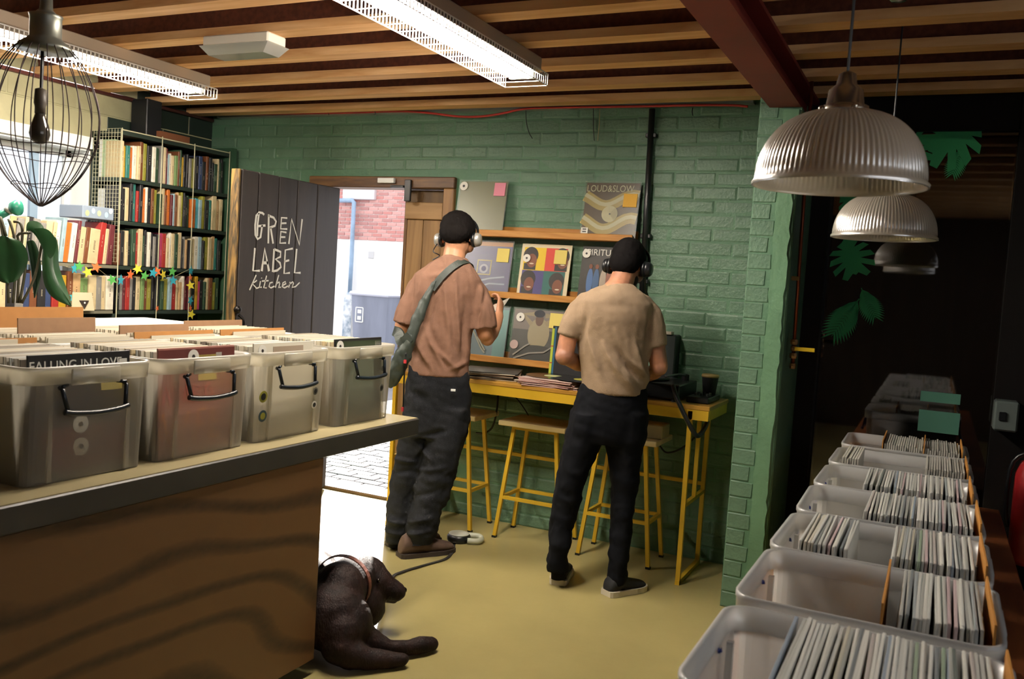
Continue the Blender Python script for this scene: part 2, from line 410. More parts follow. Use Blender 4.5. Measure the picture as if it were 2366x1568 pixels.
MB().box(WF, WX+.10, WY0-.05, WY1-.0, WZ0-.03, WZ0).build('window_sill', WHITEP, window)
GLASS = see_through('clear_glass', 'f4faff', .97, .02, .05, .0)
for a, b in ((WY0+.05, 2.725), (2.775, 3.55), (3.57, WY1-.045)): MB().box(WF-.03, WF-.025, a, b, WZ0+.05, WZ1-.05).build('pane', GLASS, window)
pipe = MB().tube([(WX+.02, -1, 2.445), (WX+.02, 4.78, 2.445)], .014, 8).build('trim_1', mat('brown_red_pipe', '6a3a36', .5), smooth=True)
struct(pipe, 'brown red pipe running along the top of the cream wall')

# ------------------------------------------------------------------ ceiling, I-joists and the red beam
ceil = MB().box(-4.95, 1.6, -1.7, YW+.16, 2.66, 2.72).build('ceiling', DECK); struct(ceil, 'boarded ceiling on timber joists')
JY = [3.015, 3.40, 3.80, 4.20, 4.55]
jy = 3.015
while jy > -1.5: jy -= .4; JY.append(jy)
jm = MB()
L0, L1 = -4.88, 1.58
jm.box(L0, L1, 0, .1, 2.45, 2.487); jm.box(L0, L1, 0, .1, 2.623, 2.66); jme = jm.mesh('joist', JOIST)
wm = MB().box(L0, L1, .044, .056, 2.487, 2.623).mesh('web', WEB)
for y in JY:
    j = put('joist', jme, ceil, (0, y, 0)); put('web', wm, j)
bx = MB(); bx.box(-.756, -.619, -1.65, 4.75, 2.306, 2.322); bx.box(-.756, -.619, -1.65, 4.75, 2.434, 2.45); bx.box(-.693, -.682, -1.65, 4.75, 2.322, 2.434)
bx.build('steel_beam', STEELRED, ceil, label='oxide red painted steel beam across the ceiling')

# ------------------------------------------------------------------ right side: black frame and dark glazing
DARKB = mat('near_black_timber', '120f0d', .75, spec=.2)
wr = MB()
wr.box(-.615, -.525, 4.70, YW+.15, 0, 2.66)          # black post beside the pier
wr.box(.275, 1.6, 4.72, YW+.15, 0, 2.66)             # black wall right of the glazing
wr.box(-.525, .275, 4.74, YW+.1, 2.30, 2.66)         # head
wr.box(-.525, .275, 4.74, YW+.1, 0, .08)             # foot
wall_gl = wr.build('wall_glazed', DARKB); struct(wall_gl, 'black framed wall with dark glazing')
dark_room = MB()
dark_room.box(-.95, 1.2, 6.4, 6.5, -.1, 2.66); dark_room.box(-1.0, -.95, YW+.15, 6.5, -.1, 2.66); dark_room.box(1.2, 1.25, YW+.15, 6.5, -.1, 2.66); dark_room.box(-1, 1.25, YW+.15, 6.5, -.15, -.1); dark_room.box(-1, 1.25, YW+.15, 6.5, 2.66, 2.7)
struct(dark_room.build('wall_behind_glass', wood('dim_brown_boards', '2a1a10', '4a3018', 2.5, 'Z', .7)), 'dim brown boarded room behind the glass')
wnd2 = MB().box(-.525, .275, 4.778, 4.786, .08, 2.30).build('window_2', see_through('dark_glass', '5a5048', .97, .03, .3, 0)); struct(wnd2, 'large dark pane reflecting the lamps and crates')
MB().bar((.281, 4.735, .9), (.281, 4.735, 1.62), .004, .006).build('metal_edge', GALV, wall_gl, label='bright metal edge on the black frame')
MB().bbox(.36, .42, 4.62, 4.72, 2.0, 2.26, .004).build('timber_batten', JOIST, wall_gl)
# leaf stickers
LEAFM = mat('green_vinyl_sticker', '2a9a5c', .5)
def leafM(px, py, rot, s):
    c = on_y(px, py, 4.774); return Matrix.Translation(c) @ Matrix.Rotation(math.pi/2, 4, 'X') @ Matrix.Rotation(rot, 4, 'Z') @ Matrix.Scale(s, 4)
def frond(mb, M, n=13):
    mb.prism([(-.012, 0), (.012, 0), (.004, 1), (-.004, 1)], .01, M)
    for i in range(n):
        t = .08+.88*i/n; w = .34*math.sin(math.pi*min(1, t*.9+.08))**.7; th = .028
        for sd in (-1, 1):
            mb.prism([(0, t-th), (sd*w*.6, t+.12-th*.6), (sd*w, t+.26), (sd*w*.55, t+.14+th), (0, t+th)], .01, M)
def monstera(mb, M):
    half = [(0, .52), (.10, .42), (.22, .36), (.12, .26), (.32, .30), (.42, .22), (.18, .14), (.42, .10), (.48, -.02), (.18, .0), (.44, -.14), (.42, -.26), (.16, -.12), (.30, -.36), (.20, -.42), (.06, -.30), (0, -.34)]
    mb.prism(half + [(-x, y) for x, y in reversed(half[1:-1])], .01, M)
for nm, px, py, rot, s, fn in (('palm_sticker', 1985, 690, math.radians(150), .23, frond), ('palm_sticker', 1990, 665, math.radians(-152), .17, frond), ('palm_sticker', 2225, 340, math.radians(165), .14, frond)):
    m = MB(); fn(m, leafM(px, py, rot, s)); o = m.build(nm, LEAFM, wnd2)
for px, py, rot, s in ((1968, 600, .35, .23), (1972, 470, 1.0, .16), (2195, 320, -1.0, .32), (2110, 350, .7, .22)):
    m = MB(); monstera(m, leafM(px, py, rot, s)); m.build('leaf_sticker', LEAFM, wnd2)
NOTE = mat('pale_green_notice', '5f9c86', .6)
for a, b, c_, d in ((2128, 2218, 902, 935), (2124, 2214, 945, 1005)):
    p = on_y(a, c_, 4.775); q = on_y(b, d, 4.775); MB().box(p.x, q.x, 4.772, 4.776, q.z, p.z).build('notice', NOTE, wnd2, label='pale green notice stuck on the glass')
# closed wall behind the camera, and the wall at the right
wr2 = MB()
for q in ((-1.7, -.1, 0, 2.66), (2.3, 4.72, 0, 2.66), (-.1, 2.3, 0, 1.5), (-.1, 2.3, 2.40, 2.66)): wr2.box(1.45, 1.6, q[0], q[1], q[2], q[3])  # gap left here is an unseen opening, added to bring daylight onto the crates
struct(wr2.build('wall_right', mat('dark_side_wall', '2b2a28', .7)), 'dark wall on the far side of the crates')
struct(MB().box(-4.95, 1.6, -1.75, -1.6, 0, 2.66).build('wall_front', mat('front_wall_paint', '382a1c', .7)), 'brown boarded wall opposite the green wall')

# ------------------------------------------------------------------ doorway: frame, leaf with lettering, brown second leaf
FRAMEM = wood('worn_varnished_frame', '4a2f18', '8a6436', 4, 'X', .5)
FRAMEV = wood('worn_varnished_post', '4a2f18', '8a6436', 4, 'Z', .5)
fr = MB(); fr.bbox(DX0-.02, DX1+.02, YW-.03, YW+.12, 1.995, DZ+.01, .005); frame = fr.build('trim_2', FRAMEM); struct(frame, 'worn varnished timber door frame')
MB().bbox(DX1-.055, DX1+.02, YW-.028, YW+.12, 0, 1.995, .005).build('post', FRAMEV, frame)
MB().bbox(DX0-.02, DX0+.07, YW-.02, YW+.12, 0, 1.995, .005).build('post', FRAMEV, frame)
p = on_y(875, 411, YW-.04); q = on_y(912, 423, YW-.04); MB().bbox(p.x, q.x, YW-.055, YW-.03, q.z, p.z, .003).build('door_contact', WHITEP, frame, label='small white box on the frame head')
p = on_y(905, 428, YW-.04); q = on_y(935, 434, YW-.04); MB().bbox(p.x, q.x, YW-.06, YW-.03, q.z, p.z, .003).build('keeper', BLACKPL, frame)
p = on_y(937, 415, YW-.04); q = on_y(948, 465, YW-.04); MB().bbox(p.x, q.x, YW-.05, YW-.03, q.z, p.z, .003).build('bolt', BLACKPL, frame)
th = MB().bbox(DX0, DX1, YW-.02, YW+.16, -.03, .02, .006).build('threshold', wood('threshold_timber', '6a5238', '9a8260', 4, 'X'), frame)
# brown ledged leaf
BRN = wood('brown_door_boards', '7a5c38', '9c7a4e', 3, 'Z', .6); BRNX = wood('brown_door_rail', '8a6a42', 'a9865a', 3, 'X', .6)
BRND = wood('brown_door_shaded', '4c3820', '6c5230', 3, 'Z', .6)  # darker copy of the door boards: shade of the top recess put into the colour
zr1 = on_y(990, 468, YW+.03).z; zr0 = on_y(990, 507, YW+.03).z; xs = on_y(975, 600, YW+.05).x
XB0 = -3.09
leaf2 = MB().box(XB0, DX1-.055, YW+.07, YW+.09, .02, 1.99).build('door_2', BRND); struct(leaf2, 'brown ledged door leaf standing shut')
MB().bbox(XB0, xs-.002, YW+.04, YW+.07, .03, zr0, .003).build('plank', BRN, leaf2)
MB().bbox(xs+.002, DX1-.08, YW+.04, YW+.07, .03, zr0, .003).build('plank', BRN, leaf2)
MB().bbox(XB0, DX1-.08, YW+.02, YW+.07, zr0, zr1, .004).build('rail', BRNX, leaf2)
MB().bbox(XB0, DX1-.055, YW+.05, YW+.07, zr1, 1.99, .003).build('plank', BRND, leaf2)
MB().bar((XB0, YW+.06, .03), (XB0, YW+.06, 1.99), .02, .05).build('edge_strip', FRAMEV, leaf2)
# dark plank leaf swung in at a right angle
DKM = wood('charcoal_stained_planks', '2c2827', '3c3634', 2.0, 'Z', .6, bump=.25)
DLX, DY0, DY1, DTOP = -3.60, 3.865, 4.775, 1.985
leaf = MB().box(DLX-.012, DLX+.012, DY0, DY1, .015, DTOP).build('door_1', BLACK); struct(leaf, 'charcoal plank door swung open with white hand lettering')
cuts = [DY0] + [on_x(px, 600, DLX+.03).y for px in (590, 637, 680, 726)] + [DY1]
for a, b in zip(cuts[:-1], cuts[1:]): MB().bbox(DLX+.012, DLX+.034, a+.004, b-.004, .015, DTOP, .004).build('plank', DKM, leaf)
MB().bbox(DLX-.03, DLX+.03, DY0-.018, DY0-.001, .015, DTOP, .003).build('edge_strip', wood('worn_door_edge', '2c2416', 'a07c3e', 9, 'Z'), leaf, label='worn pale door edge')
kc = on_x(549, 715, DLX+.05); kb = MB(); kb.ball(kc, .022); kb.tube([kc, kc+V((-.03, 0, 0))], .01); kb.tube(catmull([kc+V((0, .01, -.03)), kc+V((.02, .03, -.06)), kc+V((.02, .03, -.12))]), .008)
kb.build('handle', mat('dark_iron', '24211f', .35, .8), leaf, smooth=True)
LETT = mat('white_sign_paint', 'd8d8d2', .6)
LX = DLX+.034
def sign(strokes, wpx):
    mb = MB()
    for st in strokes:
        pts = [on_x(x, y, LX) for x, y in st]; P = [(-q.y, q.z) for q in pts]
        M = Matrix(((0, 0, 1, LX), (-1, 0, 0, 0), (0, 1, 0, 0), (0, 0, 0, 1)))
        stroke(mb, P, wpx, .0015, M)
    return mb
def c4(*p): return [(500+x/3.563, 360+y/3.563) for x, y in p]
def word(strokes, w): sign([c4(*s) for s in strokes], w).build('lettering', LETT, leaf, label='white hand painted lettering')
W = .0135
word([[(392, 485), (378, 470), (352, 465), (328, 490), (318, 570), (320, 650), (338, 685), (362, 670), (376, 570)], [(342, 578), (402, 572)], [(350, 470), (338, 560), (335, 660)]], W)          # G
word([[(430, 480), (426, 720)], [(430, 492), (470, 508), (490, 540), (480, 575), (438, 590)], [(445, 590), (466, 722)]], W)                  # R
word([[(582, 512), (535, 508), (528, 600), (582, 602)], [(532, 555), (575, 553)]], W*.8)     # E
word([[(575, 630), (530, 622), (522, 718), (572, 716)], [(527, 668), (566, 668)]], W*.8)     # E
word([[(595, 725), (618, 520), (682, 732), (705, 520)]], W)               # N
word([[(316, 758), (300, 945), (356, 945)]], W)                              # L
word([[(372, 948), (396, 765), (432, 948)], [(384, 880), (424, 880)]], W*1.3)          # A
word([[(474, 765), (462, 955)], [(476, 768), (528, 790), (526, 830), (486, 850), (522, 880), (530, 915), (500, 942), (466, 950)]], W)     # B
word([[(628, 762), (566, 775), (556, 968), (604, 962)], [(562, 868), (598, 858)]], W*.9)     # E
word([[(660, 765), (642, 962), (692, 962)]], W)                              # L
KW = W*.62
word([[(326, 980), (300, 1040), (272, 1104)], [(332, 1024), (296, 1052), (330, 1090), (350, 1082)]], KW)
word([[(362, 1030), (352, 1082), (372, 1080)], [(370, 1002), (371, 1008)]], KW)
word([[(412, 985), (388, 1085), (412, 1086)], [(374, 1030), (428, 1026)]], KW)
word([[(462, 1040), (440, 1045), (432, 1075), (448, 1086), (476, 1072)]], KW)
word([[(512, 980), (484, 1084)], [(494, 1050), (516, 1038), (520, 1050), (512, 1084), (530, 1080)]], KW)
word([[(545, 1066), (572, 1050), (566, 1034), (546, 1045), (540, 1075), (560, 1086), (588, 1070)]], KW)
word([[(606, 1036), (594, 1084)], [(600, 1056), (628, 1036), (634, 1046), (622, 1082), (650, 1076), (684, 1042)]], KW)

# ------------------------------------------------------------------ outside: setts, house, drainpipe, bin
yard = MB().box(-14, 10, YW+.15, 15.2, -.16, -.06).build('pavement_yard', mat('yard_concrete', '77757a', .8, var=.12, vscale=3)); struct(yard, 'paved yard outside the door')
sm = [MB().bbox(-.098, .098, -.048, .048, -.04, .0, .006).mesh('sett', mat('grey_paver_%d' % k, c, .75, var=.1, vscale=12)) for k, c in enumerate(('5c5a60', '504f56', '686668'))]
for r in range(16):
    for k in range(9):
        put('sett', sm[random.randrange(3)], yard, (-4.75+.204*k+(.1 if r % 2 else 0), YW+.22+.104*r, -.028+random.uniform(-.002, .002)))
HY = 15.0
hp = on_y(900, 560, HY)
house = thing('house', 'white rendered house wall with red bricks above, seen through the doorway', 'building', (hp.x, HY, 0))
zb = on_y(860, 556, HY).z
MB().box(hp.x-6, hp.x+6, HY, HY+.3, -.1, zb).build('rendered_wall', mat('white_render', 'f2f0ee', .8), house)
MB().box(hp.x-6, hp.x+6, HY+.01, HY+.3, zb, zb+2.0).build('mortar_wall', mat('pale_mortar', 'e3d9d6', .8), house)
hb = [MB().bbox(-.105, .105, -.006, .02, -.031, .031, .004).mesh('brick', mat('pink_red_brick_%d' % k, c, .8)) for k, c in enumerate(('c48680', 'd09c96', 'b88480'))]
x0 = on_y(785, 500, HY).x; x1 = on_y(950, 500, HY).x; zt = on_y(860, 425, HY).z
r = 0; z = zb+.04
while z < zt+.1:
    x = x0-.3+(.1125 if r % 2 else 0)
    while x < x1+.3: put('brick', hb[random.randrange(3)], house, (x-hp.x, -.0, z)); x += .225
    z += .075; r += 1
p = on_y(796, 436, HY-.02); q = on_y(868, 462, HY-.02); MB().bbox(p.x, q.x, HY-.08, HY+.02, q.z, p.z+.1, .01).build('window_ledge', mat('pale_stone', 'cfcdd0', .7), house)
p = on_y(852, 580, HY); q = on_y(864, 597, HY); MB().bbox(p.x, q.x, HY-.02, HY+.01, q.z, p.z, .006).build('air_vent', mat('grey_vent', 'c4c4c6', .7), house)
PB = mat('blue_grey_pipe_paint', '8fa9c4', .5, var=.15, vscale=6)
dp = [on_y(x, y, HY-.12) for x, y in ((780, 463), (814, 463), (818, 467), (815, 530), (812, 600), (808, 675))]
dpo = thing('drainpipe', 'blue grey drainpipe on the white house wall', 'drainpipe', (dp[-1].x, HY-.12, dp[-1].z))
MB().tube(dp, .045, 10).build('pipe', PB, dpo, smooth=True)
e = [on_y(x, y, HY-.12) for x, y in ((808, 675), (804, 690), (800, 775))]
e.append(V((e[-1].x, HY-.12, -.05))); MB().tube(e, [.05, .085, .09, .09], 10).build('boot', mat('flaking_blue_paint', '7e93a8', .6, col2='e8ecf0', vscale=9), dpo, smooth=True)
bp = on_z(868, 800, -.06); BY = 10.6
bc = on_y(886, 700, BY); ztop = on_y(872, 675, BY).z
bin_ = thing('wheelie_bin', 'grey wheelie bin standing in the yard by the drainpipe', 'bin', (bc.x, BY, -.06))
GB = mat('grey_bin_plastic', '747a8c', .5, var=.18, vscale=5, stretch=(1, 1, .2)); mbn = MB(); hw = .30
mbn.add([(bc.x-hw*.8, BY-.28, -.06), (bc.x+hw*.8, BY-.28, -.06), (bc.x+hw*.8, BY+.28, -.06), (bc.x-hw*.8, BY+.28, -.06), (bc.x-hw, BY-.35, ztop-.05), (bc.x+hw, BY-.35, ztop-.05), (bc.x+hw, BY+.35, ztop-.05), (bc.x-hw, BY+.35, ztop-.05)], [(3, 2, 1, 0), (4, 5, 6, 7), (0, 1, 5, 4), (1, 2, 6, 5), (2, 3, 7, 6), (3, 0, 4, 7)])
mbn.build('body', GB, bin_)
lid = MB(); lid.bbox(bc.x-hw-.03, bc.x+hw+.03, BY-.39, BY+.37, ztop-.05, ztop+.0, .02); lid.ball((bc.x, BY, ztop), hw, .34, .06); lid.build('lid', mat('pale_bin_lid', 'c2c6d6', .5), bin_)
MB().tube([(bc.x-hw*.9, BY+.36, ztop-.0), (bc.x-hw*.3, BY+.44, ztop+.03), (bc.x+hw*.3, BY+.44, ztop+.03), (bc.x+hw*.9, BY+.36, ztop)], .02, 8).build('handle', GB, bin_, smooth=True)
mk = MB(); c = V((bc.x-hw*.55, BY-.335, ztop-.32))
for a, b in ((V((-.06, 0, -.1)), V((.06, 0, -.1))), (V((.06, 0, -.1)), V((.06, 0, .1))), (V((.06, 0, .1)), V((-.06, 0, .1))), (V((-.06, 0, .1)), V((-.06, 0, -.1)))): mk.bar(c+a, c+b, .012)
mk.box(c.x-.03, c.x+.03, c.y-.004, c.y, c.z+.02, c.z+.07); mk.box(c.x-.03, c.x+.03, c.y-.004, c.y, c.z-.07, c.z-.02)
mk.build('label_plate', WHITEP, bin_)
for s in (-1, 1): MB().lathe([(.001, -.02), (.09, -.02), (.09, .02), (.001, .02)], (bc.x+s*.22, BY+.3, .03), 14, Matrix.Rotation(math.pi/2, 4, 'Y')).build('wheel', BLACKPL, bin_)
# ------------------------------------------------------------------ strip lights
TUBE = mat('lit_tube', (1.0, .90, .78), emit=150)
REFL = mat('white_reflector', 'f4f0ea', .4)
TRAYM = mat('beige_light_body', 'b9a690', .5)
def strip_light(cx, y0, y1, label):
    o = thing('strip_light', label, 'light', (cx, (y0+y1)/2, 2.45), group='ceiling strip lights')
    MB().bbox(cx+.0, cx+.085, y0, y1-.03, 2.395, 2.45, .004).build('gear_tray', TRAYM, o)
    m = MB()
    for s in (-1, 1):
        xa, xb = cx+.02*s, cx+.105*s
        ze = 2.364 if s > 0 else 2.383
        m.add([(xa, y0, 2.401), (xb, y0, ze), (xb, y1-.04, ze), (xa, y1-.04, 2.401), (xa, y0, 2.404), (xb, y0, ze+.003), (xb, y1-.04, ze+.003), (xa, y1-.04, 2.404)], [(0, 1, 2, 3), (7, 6, 5, 4), (0, 4, 5, 1), (1, 5, 6, 2), (2, 6, 7, 3), (3, 7, 4, 0)])
    m.box(cx-.02, cx+.02, y0, y1-.04, 2.400, 2.404); m.build('reflector', REFL, o)
    lv = MB()
    for s in (-1, 1):
        x = cx+.105*s
        lv.bar((x, y0, 2.384), (x, y1, 2.384), .002, .005); lv.bar((x, y0, 2.334), (x, y1, 2.334), .002, .004)
        n = int((y1-y0)/.022)
        for i in range(n+1): lv.bar((x, y0+(y1-y0)*i/n, 2.334), (x, y0+(y1-y0)*i/n, 2.384), .002, .006, up=(0, 1, 0))
    for i in range(int((y1-y0)/.09)+1):
        y = y1-.09*i; lv.bar((cx-.105, y, 2.334), (cx+.105, y, 2.334), .002, .003)
    lv.build('louvre', REFL, o)
    for dx in (-.035, .035): MB().tube([(cx+dx, y0+.03, 2.366), (cx+dx, y1-.06, 2.366)], .013, 10).build('tube', TUBE, o, smooth=True)
    for y in (y0+.02, y1-.05): MB().bbox(cx-.06, cx+.06, y-.012, y+.012, 2.355, 2.40, .003).build('lamp_holder', WHITEP, o)
    return o
strip_light(-1.755, 2.18, 3.68, 'long lit strip light in the middle of the ceiling')
strip_light(-3.70, 2.18, 3.68, 'long lit strip light beside the wire cage lamp')
em = thing('emergency_light', 'small unlit white bulkhead light screwed to a joist', 'light', (-2.84, 3.06, 2.45))
MB().bbox(-3.03, -2.66, 3.00, 3.12, 2.405, 2.45, .006).build('body', mat('beige_white_plastic', 'e0d8c8', .5), em)
m = MB(); m.add([(-3.04, 2.99, 2.405), (-2.65, 2.99, 2.405), (-2.65, 3.13, 2.405), (-3.04, 3.13, 2.405), (-3.0, 3.01, 2.365), (-2.69, 3.01, 2.365), (-2.69, 3.11, 2.365), (-3.0, 3.11, 2.365)], [(0, 1, 2, 3), (7, 6, 5, 4), (0, 4, 5, 1), (1, 5, 6, 2), (2, 6, 7, 3), (3, 7, 4, 0)])
m.build('diffuser', see_through('ribbed_diffuser', 'fafcf8', .25, .15, .3, .7), em)
MB().bbox(-2.98, -2.71, 3.03, 3.09, 2.385, 2.405, .004).build('lamp_tray', WHITEP, em)

# ------------------------------------------------------------------ cables on the wall
tr = MB(); tr.box(-4.62, -.95, 4.735, YW+.004, 2.455, 2.459); tr.box(-4.62, -.95, 4.735, 4.738, 2.459, 2.482); tr.box(-4.62, -.95, 4.762, 4.765, 2.459, 2.470)
tro = tr.build('cable_tray', GALV); tag(tro, 'grey metal cable tray along the top of the green wall', 'cable tray')
REDC = mat('red_cable', 'b8332c', .45)
pts = [on_y(x, y, 4.728) for x, y in ((575, 264), (700, 262), (820, 260), (905, 257), (960, 258), (1010, 263), (1060, 269), (1110, 269), (1160, 262), (1215, 251), (1300, 248), (1450, 246), (1600, 243), (1690, 243), (1728, 246))]
c = MB().tube(catmull(pts, 4), .007, 6).build('red_cable', REDC, smooth=True); tag(c, 'red cable sagging below the metal tray', 'cable')
for x in (585, 610, 760, 868, 1600):
    p = on_y(x, 258, 4.73); MB().tube([p+V((0, 0, .02)), p+V((0, -.008, 0)), p+V((.004, -.004, -.022))], .003, 5).build('cable_tie', BLACKPL, tro)
a = on_y(1507, 252, 4.765); b = on_y(1478, 700, 4.765); b.x = a.x+.02
c = MB(); c.tube([a, b], .017, 10)
c = c.build('conduit', mat('black_conduit', '16191a', .35), smooth=True); tag(c, 'black conduit pipe running down the green wall', 'pipe')
for z in (2.3, 1.75, 1.5):
    t = (a.z-z)/(a.z-b.z); p = a.lerp(b, t); MB().bbox(p.x-.03, p.x+.03, 4.76, YW, p.z-.012, p.z+.012, .003).build('saddle', BLACKPL, c)
for pth, lab in ((((1215, 251), (1216, 280), (1222, 305), (1230, 320)), 'short black wire end hanging below the red cable sag'), (((1371, 250), (1371, 290), (1373, 325)), 'straight black wire hanging beside a string')):
    o = MB().tube(catmull([on_y(x, y, 4.775) for x, y in pth], 4), .0025, 5).build('hanging_wire', BLACKPL, smooth=True); tag(o, lab, 'wire')
o = MB().tube([on_y(x, y, 4.775) for x, y in ((1386, 250), (1385, 285), (1381, 325))], .0025, 5).build('hanging_string', mat('old_string', 'a39a74', .8)); tag(o, 'pale string hanging next to a black wire', 'string')

# ------------------------------------------------------------------ ribbed dome pendants
DOME = see_through('prismatic_glass', 'f0e8d6', .16, .25, .9, .6)
CHROME = mat('brushed_nickel', 'b8b0a0', .25, .95)
def dome_lamp(rim, label):
    o = thing('pendant_lamp', label, 'lamp', rim, group='ribbed dome pendants')
    R, H = .18, .155; prof = []
    for i in range(15):
        t = i/14*math.pi/2*.955; prof.append((R*math.cos(t)**.72, .012+H*math.sin(t)))
    n = 480; vs = []; fs = []
    rings = [(R+.006, 0), (R+.007, .006), (R+.001, .012)] + prof[1:]
    inner = [(r-.004, z-.001) for r, z in reversed(rings)]
    allr = rings + inner
    for r, z in allr:
        for k in range(n):
            rr = r*(1+(.0075*math.cos(2*math.pi*k/n*96) if z > .013 else 0)); vs.append((rim[0]+rr*math.cos(2*math.pi*k/n), rim[1]+rr*math.sin(2*math.pi*k/n), rim[2]+z))
    N = len(allr)
    for i in range(N-1): fs += [(i*n+k, i*n+(k+1) % n, (i+1)*n+(k+1) % n, (i+1)*n+k) for k in range(n)]
    m = MB(); m.add(vs, fs); m.build('shade', DOME, o, smooth=True)
    z0 = H+.006
    MB().lathe([(.048, z0-.004), (.05, z0), (.05, z0+.014), (.04, z0+.018), (.036, z0+.05), (.022, z0+.062), (.018, z0+.085), (.006, z0+.092)], rim, 28).build('cap', CHROME, o, smooth=True)
    for k in range(4):
        a = k*math.pi/2+.5; MB().ball(V(rim)+V((.052*math.cos(a), .052*math.sin(a), z0+.007)), .007, n=8, m=6).build('screw', CHROME, o, smooth=True)
    MB().tube([V(rim)+V((0, 0, z0+.08)), (rim[0], rim[1], 2.64)], .0035, 6).build('cord', BLACKPL, o)
    MB().lathe([(.02, .03), (.03, .06), (.032, .10), (.024, .12), (.010, .13)], rim, 20).build('bulb', mat('frosted_bulb', 'ded8c8', .2), o, smooth=True)
    return o
l1 = CAMP + ray(1936, 432)*1.97; l2 = CAMP + ray(2041, 551)*3.29
dome_lamp(l1, 'big ribbed glass dome pendant hanging closest above the crates')
dome_lamp(l2, 'smaller looking ribbed dome pendant hanging behind the big one')
cr = CAMP+ray(2076, 4)*2.5
MB().lathe([(.001, 0), (.02, .002), (.035, .02), (.038, .05), (.03, .07)], cr, 20).build('ceiling_rose', CHROME, smooth=True)
tag(bpy.data.objects['ceiling_rose'], 'shiny metal ball hanging at the top edge above the pendants', 'fitting')

# ------------------------------------------------------------------ wire cage lamp
cg = CAMP + ray(100, 262)*2.62
cage = thing('cage_lamp', 'pendant lamp with an onion shaped wire cage and bare bulb', 'lamp', cg)
WIRE = mat('rusty_dark_wire', '3c3130', .5, .6)
profc = [(.052, .205), (.085, .175), (.122, .115), (.148, .04), (.154, -.02), (.146, -.09), (.115, -.16), (.075, -.215), (.03, -.255), (.004, -.272)]
for k in range(22):
    a = 2*math.pi*k/22+random.uniform(-.05, .05); q = random.uniform(.97, 1.03)
    MB().tube(catmull([cg+V((r*q*math.cos(a), r*q*math.sin(a), z)) for r, z in profc], 4), .0017, 5).build('cage_wire', WIRE, cage, smooth=True)
for z, r in ((-.10, .137), (-.125, .130), (-.21, .079)):
    MB().tube([cg+V((r*math.cos(2*math.pi*k/28), r*math.sin(2*math.pi*k/28), z+.004*math.sin(k))) for k in range(28)], .0014, 5, closed=True).build('cage_hoop', WIRE, cage, smooth=True)
TIN = mat('dull_tin', '7d7f76', .4, .7)
MB().lathe([(.078, .180), (.072, .196), (.05, .212), (.043, .22), (.043, .275), (.046, .283), (.03, .288), (.018, .30), (.016, .34)], cg, 28).build('cap', TIN, cage, smooth=True)
MB().tube([cg+V((-.012, 0, .2)), cg+V((-.012, 0, .06))], .005, 6).build('lamp_flex', BLACKPL, cage)
MB().tube([cg+V((0, 0, .33)), (cg.x, cg.y, 2.64)], .009, 8).build('cord', BLACKPL, cage)
MB().lathe([(.004, .075), (.016, .07), (.018, .03), (.015, .02), (.015, .0)], cg+V((-.014, 0, 0)), 16).build('lamp_holder', mat('brown_lamp_holder', '4a4238', .5), cage, smooth=True)
MB().lathe([(.013, .005), (.016, -.01), (.026, -.04), (.029, -.06), (.024, -.078), (.012, -.088), (.001, -.09)], cg+V((-.014, 0, 0)), 20).build('bulb', mat('smoked_bulb', '4a4640', .12, .3), cage, smooth=True)

# ------------------------------------------------------------------ bookcase
BX = -4.45
bc_ = thing('bookcase', 'tall open bookcase with wire mesh end panel packed with books', 'bookcase', (-4.56, 4.2, 0))
SHM = mat('dark_green_shelf', '1d2a22', .6); WIREP = mat('cream_wire', 'b8b596', .5)
SZ = [2.20, 1.925, 1.668, 1.398, 1.128]
for z in SZ: MB().box(-4.69, BX, 3.80, 4.70, z-.022, z).build('shelf', SHM, bc_)
for z in (1.398, 1.128): MB().box(-4.69, BX, 2.55, 3.80, z-.018, z).build('shelf', mat('grey_shelf', '6f6c5a', .6), bc_)
MB().box(-4.70, -4.69, 2.55, 3.80, .1, 1.25).box(-4.70, -4.69, 3.80, 4.70, .1, 2.2).build('back_panel', SHM, bc_)
MB().box(-4.69, BX+.02, 4.70, 4.74, 0, 2.24).build('end_panel', mat('green_end_panel', '33523c', .5), bc_)
for y in (3.80, 4.104, 4.372): MB().tube([(BX+.006, y, .9), (BX+.006, y, 2.215)], .0035, 6).build('upright', WIREP, bc_)
MB().tube([(BX+.006, 4.69, .9), (BX+.006, 4.69, 2.215)], .003, 6).build('upright', WIREP, bc_)
MB().tube([(BX+.004, 3.80, 2.205), (BX+.004, 4.69, 2.205)], .004, 6).build('top_rail', WIREP, bc_)
gm = MB()
for i in range(10): x = -4.68+.0255*i; gm.bar((x, 3.797, 1.42), (x, 3.797, 2.21), .002)
for i in range(34): z = 1.42+.024*i; gm.bar((-4.68, 3.797, z), (BX, 3.797, z), .002)
gm.build('mesh_panel', WIREP, bc_)
for y in (2.6, 3.2, 3.79): MB().box(-4.68, BX, y-.01, y+.01, 0, 1.128).build('support', SHM, bc_)
PAL = dict(c='c4b28a', w='d8d2c0', o='bc6524', y='b08a1e', t='28685f', g='6c8852', G='28402c', k='1c1b1d', n='683c20', r='962822', b='2c3a5c', l='8fa8b0', p='b03a5e', s='7d7a74', m='5a2228', v='86822e', a='b8976c', u='4a9aa8')
CN = dict(c='cream', w='white', o='orange', y='yellow', t='teal', g='light green', G='dark green', k='black', n='brown', r='red', b='navy blue', l='pale blue', p='pink', s='grey', m='maroon', v='olive', a='beige', u='turquoise')
for _k in 'cw': PAL[_k.upper()] = PAL[_k]; CN[_k.upper()] = CN[_k]
BM = {k: mat('book_cloth_'+CN[k].replace(' ', '_'), v, .55, var=.08, vscale=30) for k, v in PAL.items()}
TITLE_L = mat('pale_title_print', 'b0a890', .6); TITLE_D = mat('dark_title_print', '5a4a3a', .6)
